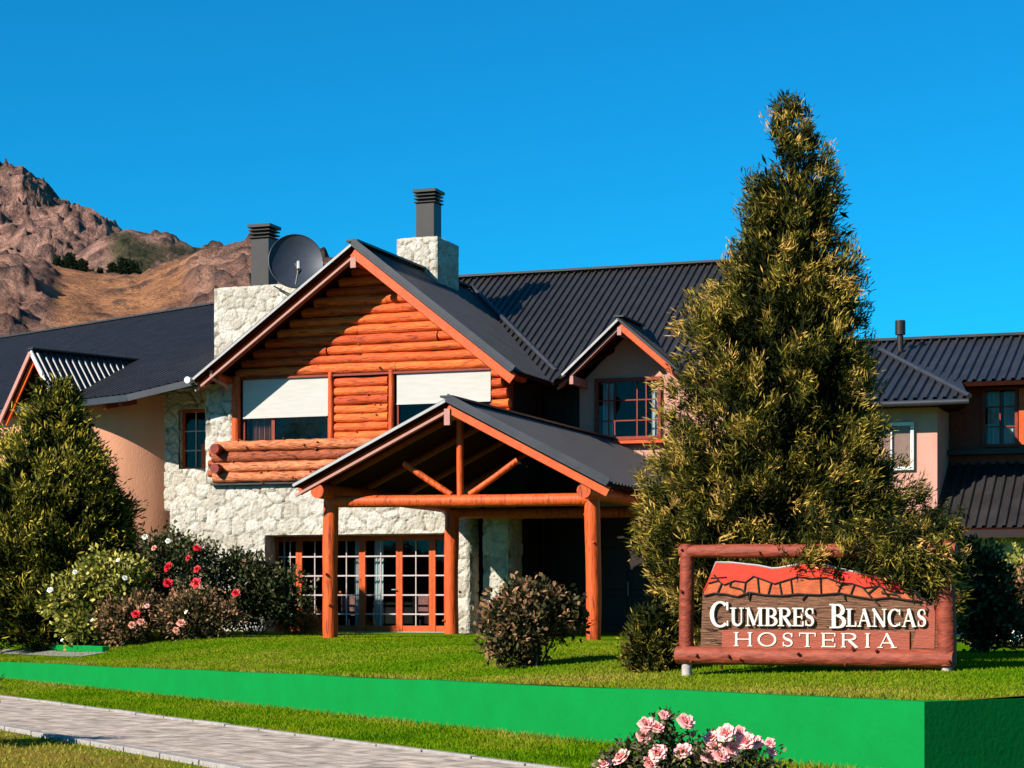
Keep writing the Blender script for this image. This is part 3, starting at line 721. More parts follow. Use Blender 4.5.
# ---- plaster walls of the main block, entrance below
mb = MB(); Yw = 4.2
mb.box(4.25, 4.66, Yw, Yw + .2, 3.9, 6.97); mb.box(6.36, 9.3, Yw, Yw + .2, 3.9, 6.97); mb.box(4.66, 6.36, Yw, Yw + .2, 3.9, 5.52); mb.box(4.66, 6.36, Yw, Yw + .2, 7.05, 7.3)
mb.prism([(4.3, Yw, 6.972), (4.658, Yw, 6.972), (4.658, Yw, 7.302), (6.362, Yw, 7.302), (6.362, Yw, 6.972), (7.1, Yw, 6.972), (5.63, Yw, 8.25)], (0, .2, 0))
mb.box(9.1, 9.3, Yw + .2, 14, .3, 7.5); mb.box(-2, 9.1, 13.8, 14, .3, 7.0)
mb.prism([(9.3, 4.4, 7.5), (9.3, 13.8, 7.2), (9.3, RY, RZ - .15)], (-.2, 0, 0)); mb.prism([(-2.1, 4.4, 7.5), (-2.1, 13.8, 7.2), (-2.1, RY, RZ - .15)], (.2, 0, 0))
H_('plaster_wall', mb, M['pink'])
mb = MB(); mb.box(4.6, 6.4, 5.2, 5.3, 5.4, 7.2); mb.box(3.4, 9.2, 5.3, 5.4, .3, 7.0); mb.box(3.4, 9.2, 4.5, 5.3, 5.3, 5.38)
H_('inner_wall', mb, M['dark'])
wv = window(4.66, 6.36, 5.52, 7.05, 4.12, bars=(5.02, 5.18, 5.75, 5.98), rails=(6.0, 6.5), fr=.09, fm='dred', dep=.14, barm='dred')
curtain(4.78, 5.05, 5.6, 6.95, 4.45, wv, n=10, amp=.02); curtain(6.05, 6.26, 5.6, 6.95, 4.4, wv, n=8, amp=.02)
mb = MB(); mb.box(4.55, 6.5, 3.98, 4.19, 5.42, 5.5); build('sill', mb, M['red'], wv, OFF, bevel=.008)
mb = MB()
for i in range(30): mb.box(3.32 + i * .2, 3.515 + i * .2, Yw + .01, Yw + .19, .3, 3.898)
for i in range(5): mb.box(3.32 + i * .184, 3.50 + i * .184, Yw + .03, Yw + .19, 3.9, 7.4)
H_('timber_wall', mb, M['dwood'])
ent = MB(); ent.box(4.6, 6.6, Yw - .06, Yw - .01, .8, 3.2)
for u in (4.75, 5.65):
    for z0, z1 in ((1.0, 1.7), (1.85, 2.9)): ent.box(u, u + .75, Yw - .09, Yw - .06, z0, z1)
ed = H_('entrance_door', ent, M['dwood'], bevel=.01)
mb = MB(); mb.tube([(5.55, Yw - .16, 1.7), (5.55, Yw - .16, 2.05)], .015, 6); H_('handle', mb, M['trim'], ed)
# dormer roof
dl = [(5.63, 3, 8.36), (4.1, 3, 6.98), (4.1, 2.64, 6.985), (5.63, 4.85, 8.36)]
dl = [(5.63, 3, 8.36), (4.08, 3, 6.96), (5.63, 4.85, 8.36)]; dr = [(5.63, 3, 8.36), (7.25, 3, 6.96), (5.63, 4.85, 8.36)]
mb = corrugated([dl], (1, 0, .9), .19, .03); m2 = corrugated([dr], (-1, 0, .86), .19, .03); mb.add(m2.v, m2.f)
droof = H_('dormer_roof', mb, M['roof'])
H_('soffit', under([dl, dr], .02, .05), M['soffit'], droof)
mb = MB(); mb.bar((5.63, 2.97, 8.40), (5.63, 4.85, 8.40), .26, .04); H_('ridge_cap', mb, M['cap'], droof)
rake((5.63, 3, 8.36), (4.05, 3, 6.93), 3.1, droof, True, .13); rake((5.63, 3, 8.36), (7.27, 3, 6.94), 3.06, droof, False, .18)
for u, z in ((5.63, 7.95), (4.42, 6.82)):
    mb = MB(); mb.box(u - .05, u + .05, 3.03, 4.2, z, z + .2); H_('purlin_end', mb, M['ptrim'], droof)

# ---- chimneys
def chimney(x0, x1, y0, y1, z0, z1, seed, fx, fy, fw, fz):
    o = stone_obj('chimney', stone_block(x0, x1, y0, y1, z0, z1, seed, cell=(.30, .26), res=.03, depth=.045))
    mb = MB(); mb.box(fx, fx + fw, fy, fy + fw, z1 - .05, fz - .34)
    for k in range(3): e = .05; mb.box(fx - e, fx + fw + e, fy - e, fy + fw + e, fz - .34 + k * .09, fz - .31 + k * .09)
    mb.box(fx + .06, fx + fw - .06, fy + .06, fy + fw - .06, fz - .34, fz - .08); mb.box(fx - .07, fx + fw + .07, fy - .07, fy + fw + .07, fz - .08, fz)
    H_('flue', mb, M['flue'], o, bevel=.006)
    return o
chimney(-.66, .46, 4.2, 5.65, 8.4, 10.83, 41, -.30, 4.6, .50, 12.15)
chimney(-4.70, -1.6, 1.95, 3.2, 5.5, 9.45, 51, -3.80, 2.2, .50, 11.05)

# ---- porch
porch = empty('porch', (0, 0, 0), 0, lodge)
PF, PZ = -6.5, 5.55
pL, pR = (1.67, 3.94), (8.3, 3.83); pu = 5.0
plp = [(pu, PF, PZ), (pL[0], PF, pL[1]), (pL[0], .9, pL[1]), (pu, 4.17, PZ)]
plq = [(pL[0], .9, pL[1]), (2.9, .9, 4.54), (2.9, 4.17, 4.54), (pu, 4.17, PZ)]
prp = [(pu, PF, PZ), (pR[0], PF, pR[1]), (pR[0], 4.17, pR[1]), (pu, 4.17, PZ)]
plp = [(pu, PF, PZ), (pL[0], PF, pL[1]), (pL[0], .85, pL[1]), (pu, .85, PZ)]; plq = [(pu, .85, PZ), (3.75, .85, PZ - (pu - 3.75) * .4835), (3.75, 4.17, PZ - (pu - 3.75) * .4835), (pu, 4.17, PZ)]
mb = corrugated([prp], (-1, 0, .52), .22, .042); m2 = corrugated([plp, plq], (1, 0, .48), .19, .028); mb.add(m2.v, m2.f)
H_('roof', mb, M['roof'], porch)
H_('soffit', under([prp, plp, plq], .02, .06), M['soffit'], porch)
mb = MB(); mb.bar((pu, PF - .02, PZ + .04), (pu, 4.17, PZ + .04), .26, .04); mb.bar((pu, PF - .0, PZ + .03), (pR[0] + .03, PF - .0, pR[1] + .03), .14, .03, (0, 1, 0))
H_('ridge_cap', mb, M['cap'], porch)
rake((pu, PF, PZ), (pL[0], PF, pL[1]), PF + .13, porch, True, .15); rake((pu, PF, PZ), (pR[0], PF, pR[1]), PF + .08, porch, False, .2)
def hz(u, v):
    X = -3.76 + .9397 * u + .342 * v; Y = 47 - .342 * u + .9397 * v; return zg(X, Y)
for (u, v, zt_, r) in ((2.14, -5.75, 3.72, .16), (2.42, .25, 3.68, .165), (7.78, -5.75, 3.60, .15), (7.8, .6, 3.6, .15)):
    mb = MB(); mb.log((u, v, hz(u, v) - .1), (u + random.uniform(-.03, .03), v, zt_), r, 14, .3, .05, knots=3)
    H_('post', mb, M['post'], porch, smooth=True)
for u, zz in ((2.14, 3.80), (7.78, 3.70)):
    mb = MB(); mb.log((u, PF + .12, zz), (u, .9 if u < 5 else 4.1, zz), .15, 14, .5, .04); H_('log_plate', mb, M['post'], porch, smooth=True)
mb = MB(); mb.log((2.2, -5.75, 3.60), (7.75, -5.75, 3.57), .125, 12, .5, .03); H_('tie_beam', mb, M['post'], porch, smooth=True)
mb = MB(); mb.log((2.4, .25, 3.62), (8.0, .6, 3.55), .125, 12, .5, .03); H_('tie_beam', mb, M['post'], porch, smooth=True)
mb = MB(); mb.log((pu, -5.75, 3.66), (pu, -5.75, 5.25), .075, 10, .4, .03); H_('king_post', mb, M['post'], porch, smooth=True)
for s in (-1, 1):
    mb = MB(); mb.log((pu + s * .2, -5.75, 3.70), (pu + s * 1.22, -5.75, 4.36), .065, 10, .3, .03); H_('brace', mb, M['post'], porch, smooth=True)
for v in (-5.75, -4, -1.8, .4):
    mb = MB()
    for s, e in ((-1, pL), (1, pR)): mb.log((pu, v, PZ - .22), (e[0] - s * .15, v, e[1] - .12), .075, 8, .6, .03)
    H_('rafter', mb, M['dred'], porch, smooth=True)
mb = MB(); mb.log((pu, PF + .12, PZ - .28), (pu, 4, PZ - .28), .10, 10, .6, .03); mb.box(pu - .06, pu + .06, PF + .02, PF + .12, PZ - .52, PZ - .2)
H_('ridge_log', mb, M['ptrim'], porch, smooth=True)
mb = MB(); mb.box(2.55, 8.2, -5.9, 4.15, .4, .70); H_('floor', mb, M['paver'], porch)

# ---- side wing, turned back from the front
wing = empty('wing', (-5.40, .695, 0), R(-23), lodge)
WS = .45
def wz(v): return 6.65 + WS * (v + .8)
path_ = [(-26, -.4), (-3.86, -.4)] + [(-3.86 + 2.2 * math.sin(R(a)), 1.8 - 2.2 * math.cos(R(a))) for a in range(4, 91, 4)] + [(-1.66, 2.6)]
mb = MB(); v = []; f = []
for i, (x, y) in enumerate(path_):
    zt_ = wz(y) - .12 if y < 1 else 6.9; v += [(x, y, -.2), (x, y, zt_)]
    if i: f.append((2 * i - 2, 2 * i, 2 * i + 1, 2 * i - 1))
mb.add(v, f); H_('wall', mb, M['plaster'], wing, smooth=True)
wp = [[(-26, -.8, wz(-.8)), (-.36, -.8, wz(-.8)), (1.34, -.08, wz(-.08)), (-2.03, 7.86, wz(7.86)), (-26, 7.86, wz(7.86))]]
wr = H_('roof', corrugated(wp, (0, 1, WS), .24, .045), M['roof'], wing)
H_('soffit', under(wp, .02, .08), M['soffit'], wing)
mb = MB(); mb.bar((-26, 7.86, wz(7.86) + .03), (-2.03, 7.86, wz(7.86) + .03), .34, .05); H_('ridge_cap', mb, M['cap'], wing)
bk = [[(-26, 7.86, wz(7.86)), (-1, 7.86, wz(7.86)), (-1, 16, wz(7.86) - 8.1 * WS), (-26, 16, wz(7.86) - 8.1 * WS)]]
H_('rear_slope', corrugated(bk, (0, -1, WS), .2, .02), M['roof'], wing)
mb = MB(); mb.bar((-26, -.83, wz(-.8) - .08), (-.4, -.83, wz(-.8) - .08), .04, .16, (0, 0, 1)); mb.bar((-.4, -.83, wz(-.8) - .08), (1.3, -.11, wz(-.08) - .08), .04, .16, (0, 0, 1)); H_('eaves_board', mb, M['cap'], wing)
mb = MB()
for u, v in ((-1.55, -.7), (-.95, -.66)): mb.bar((u, v, wz(v) - .22), (u, -.2, wz(v) - .12), .14, .2)
H_('rafter_end', mb, M['dred'], wing)
gx, gz_ = -4.31, 8.07
gl = [(gx, -1, gz_), (gx - 1.4, -1, 6.36), (gx, 2.36, gz_)]; gr = [(gx, -1, gz_), (gx + 1.3, -1, 6.45), (gx, 2.36, gz_)]
mb = corrugated([gr], (-1, 0, 1.24), .2, .04); m2 = corrugated([gl], (1, 0, 1.2), .2, .04); mb.add(m2.v, m2.f)
H_('gable_roof', mb, M['roof'], wing); H_('gable_soffit', under([gl, gr], .02, .05), M['soffit'], wing)
mb = MB(); mb.prism([(gx - 1.1, -.25, 6.5), (gx + 1.0, -.25, 6.5), (gx, -.25, 7.85)], (0, .1, 0)); H_('gable_boards', mb, M['red'], wing)
mb = MB(); mb.bar((gx, -1.02, gz_ - .05), (gx + 1.36, -1.02, 6.36), .04, .11, (0, 0, 1)); H_('roof_edge', mb, M['white'], wing)
mb = MB(); mb.bar((gx, -1.03, gz_ - .08), (gx - 1.46, -1.03, 6.24), .05, .12, (0, 0, 1)); H_('barge_board', mb, M['ptrim'], wing)
mb = MB(); mb.bar((gx, -.9, gz_ - .2), (gx - 1.36, -.9, 6.24), .05, .2, (0, 0, 1)); mb.bar((gx, -.9, gz_ - .2), (gx + 1.26, -.9, 6.3), .05, .2, (0, 0, 1)); H_('inner_board', mb, M['red'], wing)
mb = MB(); mb.bar((gx, -1.03, gz_ + .03), (gx, 2.36, gz_ + .03), .22, .04); H_('gable_ridge_cap', mb, M['cap'], wing)
for u in (-4.3, -8.2, -11.5): window(u - .6, u + .6, 3.9, 5.4, -.46, bars=(u,), rails=(4.65,), fm='red', parent=wing)

# ---- satellite dish on the roof beside the big chimney
def houseP(u, v, z): return Vector((-3.76 + .9397 * u + .342 * v, 47 - .342 * u + .9397 * v, z))
sat = empty('satellite_dish', houseP(-2.2, 1.5, 8.68), R(-20))
tag(sat, 'large dark round satellite dish on the roof beside the wide stone chimney', 'satellite dish')
mb = MB(); nrm = Vector((.46, -.86, .20)).normalized(); ex = Vector((0, 0, 1)).cross(nrm).normalized(); ey = nrm.cross(ex)
cen = Vector((0, 0, 1.25)); rr = 12; v = []; f = []
for i in range(rr + 1):
    for k in range(40):
        a = 2 * math.pi * k / 40; q = i / rr
        v.append(cen + ex * math.cos(a) * q * .66 + ey * math.sin(a) * q * .69 + nrm * (.17 * q * q - .17))
for i in range(rr):
    for k in range(40): k2 = (k + 1) % 40; f.append((i * 40 + k, i * 40 + k2, (i + 1) * 40 + k2, (i + 1) * 40 + k))
mb.add(v, f); v2 = [p - nrm * .02 for p in v]; mb.add(v2, [t[::-1] for t in f]); rim = [cen + ex * math.cos(2 * math.pi * k / 40) * .665 + ey * math.sin(2 * math.pi * k / 40) * .695 for k in range(41)]
refl = build('reflector', mb, M['dish'], sat, smooth=True)
mb = MB(); mb.tube(rim, .016, 6); build('rim', mb, M['cap'], refl, smooth=True)
mb = MB(); mb.tube([cen - ey * .60 + nrm * .02, cen - ey * .40 + ex * .05 + nrm * .62], .022, 8); mb.tube([cen - ey * .44 + nrm * .60 + ex * .05, cen - ey * .22 + nrm * .52 + ex * .05], .05, 10)
build('feed_arm', mb, M['trim'], sat, smooth=True)
mb = MB(); mb.tube([(0, .12, -.7), (0, .12, 1.1), cen - nrm * .18], .04, 8); mb.tube([(0, .12, .35), (-.75, .3, .72)], .02, 6); build('mast', mb, M['flue'], sat, smooth=True)

# ---- two chairs seen through the glass
def chair(loc, rz):
    t = empty('dining_chair', loc, rz)
    b = MB(); b.box(-.22, .22, -.22, .22, .42, .48); build('seat', b, M['fabric'], t, bevel=.015)
    b = MB(); b.box(-.22, .22, .2, .25, .52, .95); build('backrest', b, M['fabric'], t, bevel=.02)
    for x in (-.19, .19):
        for y in (-.19, .22):
            b = MB(); b.box(x - .02, x + .02, y - .02, y + .02, 0, .42 if y < 0 else .52); build('leg', b, M['dwood'], t)
    return t
for (u, lab) in ((-.95, 'pink backed chair inside the glass doors, left of the white curtains'), (.95, 'pink backed chair inside the glass doors, right of the white curtains')):
    t = chair(houseP(u, 2.15, .79), R(160 + random.uniform(-9, 9))); tag(t, lab, 'chair', 'chairs behind the glass doors')

# ------------------------------------------------------------------ the annex at the right
AX = 13.; ap = houseP(AX, 0, ZB)
annex = empty('annex_building', ap, R(-20))
tag(annex, 'lower two storey house with black ribbed roof at the right, behind the tall conifer', 'building')
AOFF = (AX, 0, ZB)
def A_(name, mb, m, parent=annex, **k): return build(name, mb, m, parent, AOFF, **k)
AE, AS, AR = 6.20, .374, 3.7
def az_(v): return AE + AS * v
apol = [[(9.8, 0, AE), (24, 0, AE), (24, AR, az_(AR)), (9.8, AR, az_(AR))]]
aro = A_('roof', corrugated(apol, (0, 1, AS), .2, .052), M['roof'])
A_('soffit', under(apol, .02, .08), M['soffit'], aro)
bk = [[(9.8, AR, az_(AR)), (24, AR, az_(AR)), (24, 9, az_(AR) - AS * 4.8), (9.8, 9, az_(AR) - AS * 4.8)]]
A_('rear_slope', corrugated(bk, (0, -1, AS), .2, .036), M['roof'], aro)
mb = MB(); mb.bar((9.8, AR, az_(AR) + .05), (24, AR, az_(AR) + .05), .3, .06); A_('ridge_cap', mb, M['cap'], aro)
P_ = (11.9, 2.7, az_(2.7) + .05); cpt = (14.45, -1.55, 5.70)
hp = [[(9.8, -1.55, 5.70), cpt, P_, (9.8, 2.7, P_[2])]]
hro = A_('hip_roof', corrugated(hp, (0, 1, .36), .2, .052), M['roof'])
mb = MB(); mb.tube([Vector(cpt) + Vector((0, 0, .04)), Vector(P_) + Vector((0, 0, .05))], .06, 6); A_('hip_cap', mb, M['cap'], hro)
mb = MB(); mb.add([cpt, (14.0, .35, 6.34), P_], [(0, 1, 2)]); A_('hip_side', mb, M['roof'], hro)
A_('soffit', under([[(9.8, -1.55, 5.70), cpt, (14.0, .3, 5.72), (9.8, .3, 5.72)]], .06, .05), M['soffit'], hro)
mb = MB(); mb.tube([(9.8, -1.62, 5.63), (14.45, -1.62, 5.63)], .06, 8); A_('gutter', mb, M['cap'], hro, smooth=True)
mb = MB(); mb.box(9.9, 13.72, -.95, .8, .2, 5.62); A_('plaster_wall', mb, M['pink'])
mb = MB(); mb.box(13.725, 23.8, .8, 1.0, 3.2, 4.86); mb.box(13.725, 14.42, .8, 1.0, 4.86, 6.15); mb.box(15.18, 23.8, .8, 1.0, 4.86, 6.15); mb.box(23.8, 24, .8, 8.8, .3, 6.2); mb.box(9.9, 23.8, 8.6, 8.8, .3, 6.2); mb.box(9.9, 10.1, .8, 8.6, .3, 6.2)
A_('log_wall', mb, M['dred'])
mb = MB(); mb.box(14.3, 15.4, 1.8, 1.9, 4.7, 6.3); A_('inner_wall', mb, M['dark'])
wv = window(14.42, 15.18, 4.86, 6.15, .74, bars=(14.8,), rails=(5.3, 5.72), fm='dred', parent=annex, off=AOFF)
curtain(14.5, 14.76, 4.9, 6.1, 1.15, wv, off=AOFF, n=10, amp=.02); curtain(14.84, 15.1, 4.9, 6.1, 1.15, wv, off=AOFF, n=10, amp=.02)
mb = MB(); mb.box(15.2, 15.75, .70, .77, 4.9, 6.1); build('shutter', mb, M['red'], wv, AOFF)
mb = MB(); mb.box(13.73, 16.5, .45, .78, 4.70, 4.80); build('sill', mb, M['flue'], wv, AOFF)
wn = window(12.3, 13.25, 4.3, 5.3, -1.03, bars=(12.78,), fm='white', parent=annex, off=AOFF)
lpol = [[(13.6, -1.7, 3.06), (22, -1.7, 3.06), (22, .78, 4.5), (13.6, .78, 4.5)]]
lro = A_('lean_to_roof', corrugated(lpol, (0, 1, .62), .2, .052), M['roof'])
A_('soffit', under(lpol, .02, .08), M['soffit'], lro)
mb = MB(); mb.bar((13.6, -1.66, 2.94), (22, -1.66, 2.94), .05, .16, (0, 0, 1)); A_('eaves_board', mb, M['dwood'], lro)
v_, f_, t_ = stone_grid((13.73, -.3, .2), (1, 0, 0), (0, 0, 1), (0, -1, 0), 8.2, 2.9, holes=[(1.72, 2.8, 1.75, 2.35)], seed=77)
link('stone_wall', mesh_from('stone_wall', v_ - np.array(AOFF), f_, t_, smooth=True), M['stone'], annex)
wv = window(15.45, 16.53, 1.95, 2.55, -.26, bars=(16,), fm='dred', parent=annex, off=AOFF)
mb = MB(); mb.box(13.8, 22, .1, .2, .3, 3.); A_('inner_wall', mb, M['dark'])
mb = MB(); mb.tube([(12.38, 2.7, az_(2.7) - .1), (12.38, 2.7, az_(2.7) + .38)], .07, 10); mb.tube([(12.38, 2.7, az_(2.7) + .40), (12.38, 2.7, az_(2.7) + .72)], .115, 10)
A_('flue', mb, M['flue'], smooth=True)

# ------------------------------------------------------------------ the hotel sign
SR = math.atan2(-1.5, 2.88); SO = Vector((2.07, 24.0, 0))
sign = empty('hotel_sign', (SO.x, SO.y, zg(SO.x, SO.y)), SR); SB = zg(SO.x, SO.y)
tag(sign, 'big carved wooden hotel sign in a red log frame on the lawn', 'sign')
SOF = (0, 0, SB)
def S_(name, mb, m, parent=sign, **k): return build(name, mb, m, parent, SOF, **k)
SL = 3.25
def sgz(x): p = SO + Vector((math.cos(SR), math.sin(SR), 0)) * x; return zg(p.x, p.y)
for x, r, zt_ in ((.03, .088, 2.27), (SL - .06, .105, 2.27)):
    mb = MB(); mb.log((x, 0, .86), (x, 0, zt_), r, 14, .22, .05, .5, knots=7); p = S_('log_post', mb, M['signlog'], smooth=True)
    mb = MB(); mb.tube([(x, 0, sgz(x) - .05), (x, 0, .88)], .062, 12); S_('foot', mb, M['concrete'], p, smooth=True)
mb = MB(); mb.log((-.05, .0, 2.18), (SL + .05, .0, 2.17), .082, 14, .25, .05, .7, knots=14); S_('top_rail', mb, M['signlog'], smooth=True)
mb = MB(); mb.log((-.08, -.03, .935), (SL + .03, -.03, .93), .105, 16, .2, .07, .8, knots=18); S_('bottom_rail', mb, M['signlog'], smooth=True)
TOP = [(.25, 1.70), (.29, 1.745), (.42, 2.05), (.60, 2.045), (.96, 2.005), (1.12, 1.972), (1.2, 1.975), (1.42, 2.012), (1.61, 2.035), (1.72, 2.02), (2.06, 1.935), (2.25, 1.90), (2.36, 1.91), (2.46, 1.93), (2.52, 1.90), (2.59, 1.83), (2.71, 1.80), (2.80, 1.73), (2.9, 1.64), (3.1, 1.55)]
brd = [(3.1, 1.01), (.22, 1.01)] + TOP
mb = MB(); mb.prism([(x, -.035, z) for x, z in brd], (0, .09, 0)); board = S_('board', mb, M['signboard'])
MID = [(.33, 1.80), (.45, 1.83), (.53, 1.78), (.66, 1.83), (.8, 1.81), (.9, 1.88), (1.02, 1.84), (1.16, 1.79), (1.3, 1.83), (1.45, 1.87), (1.62, 1.85), (1.8, 1.86), (1.95, 1.80), (2.1, 1.79), (2.25, 1.74), (2.42, 1.76), (2.55, 1.70), (2.7, 1.68)]
BOT = [(.27, 1.65), (.40, 1.68), (.55, 1.67), (.70, 1.64), (.85, 1.69), (1.05, 1.66), (1.25, 1.65), (1.45, 1.67), (1.7, 1.66), (1.95, 1.68), (2.15, 1.64), (2.35, 1.61), (2.55, 1.63), (2.75, 1.60), (2.92, 1.58)]
mb = MB(); tp = [(x, z - .012) for x, z in TOP if x < 2.76]
mb.prism([(x, -.053, z) for x, z in tp + MID[::-1]], (0, .02, 0)); S_('mountain_relief', mb, M['signred'], board)
mb = MB(); mb.prism([(x, -.046, z) for x, z in [(.27, 1.70)] + MID + [(2.88, 1.62)] + BOT[::-1]], (0, .012, 0)); S_('rock_band', mb, M['signorange'], board)
mb = MB(); mb.prism([(2.80, -.044, 1.06), (3.06, -.044, 1.05), (3.07, -.044, 1.53), (2.93, -.044, 1.58)], (0, .012, 0)); S_('side_panel', mb, M['plaque'], board)
mb = MB(); mb.tube([(x, -.03, z) for x, z in TOP[1:-1]], .012, 5); S_('edge_strip', mb, M['trim'], board)
mb = MB()
def ln(pts, r=.011): mb.tube([(x, -.056, z) for x, z in pts], r, 5)
ln(MID, .010); ln(BOT, .012)
for a, b in (((.50, 1.80), (.44, 1.67)), ((.40, 1.90), (.47, 1.82)), ((.36, 1.86), (.56, 1.87)), ((.62, 1.82), (.60, 1.76)), ((.80, 1.81), (.78, 1.67)), ((.95, 1.86), (.97, 1.67)), ((1.12, 1.80), (1.08, 1.66)), ((1.22, 1.81), (1.25, 1.65)), ((1.36, 1.85), (1.38, 1.67)), ((1.72, 1.86), (1.73, 1.66)), ((1.98, 1.80), (1.93, 1.68)), ((2.13, 1.78), (2.08, 1.65)), ((2.22, 1.75), (2.34, 1.62)), ((2.40, 1.76), (2.30, 1.68)), ((2.45, 1.75), (2.53, 1.63)), ((2.58, 1.70), (2.70, 1.60)), ((.60, 1.76), (.74, 1.73)), ((.74, 1.73), (.82, 1.66)), ((2.45, 1.68), (2.62, 1.66)), ((1.55, 1.66), (1.50, 1.60)), ((2.0, 1.67), (2.02, 1.60)), ((.86, 1.69), (.84, 1.60)), ((2.34, 1.62), (2.42, 1.54))):
    ln([a, b])
for _ in range(34):                                                  # short carved cuts over the lower board
    x = random.uniform(.26, 3.0); z = random.uniform(1.05, 1.58); ln([(x, z), (x + random.uniform(.05, .16), z + random.uniform(-.02, .03))], .004)
S_('carved_lines', mb, M['line'], board)
mb = MB(); mb.box(.50, 2.78, -.06, -.03, 1.03, 1.245); plq_ = S_('name_plaque', mb, M['plaque'], board, bevel=.005)

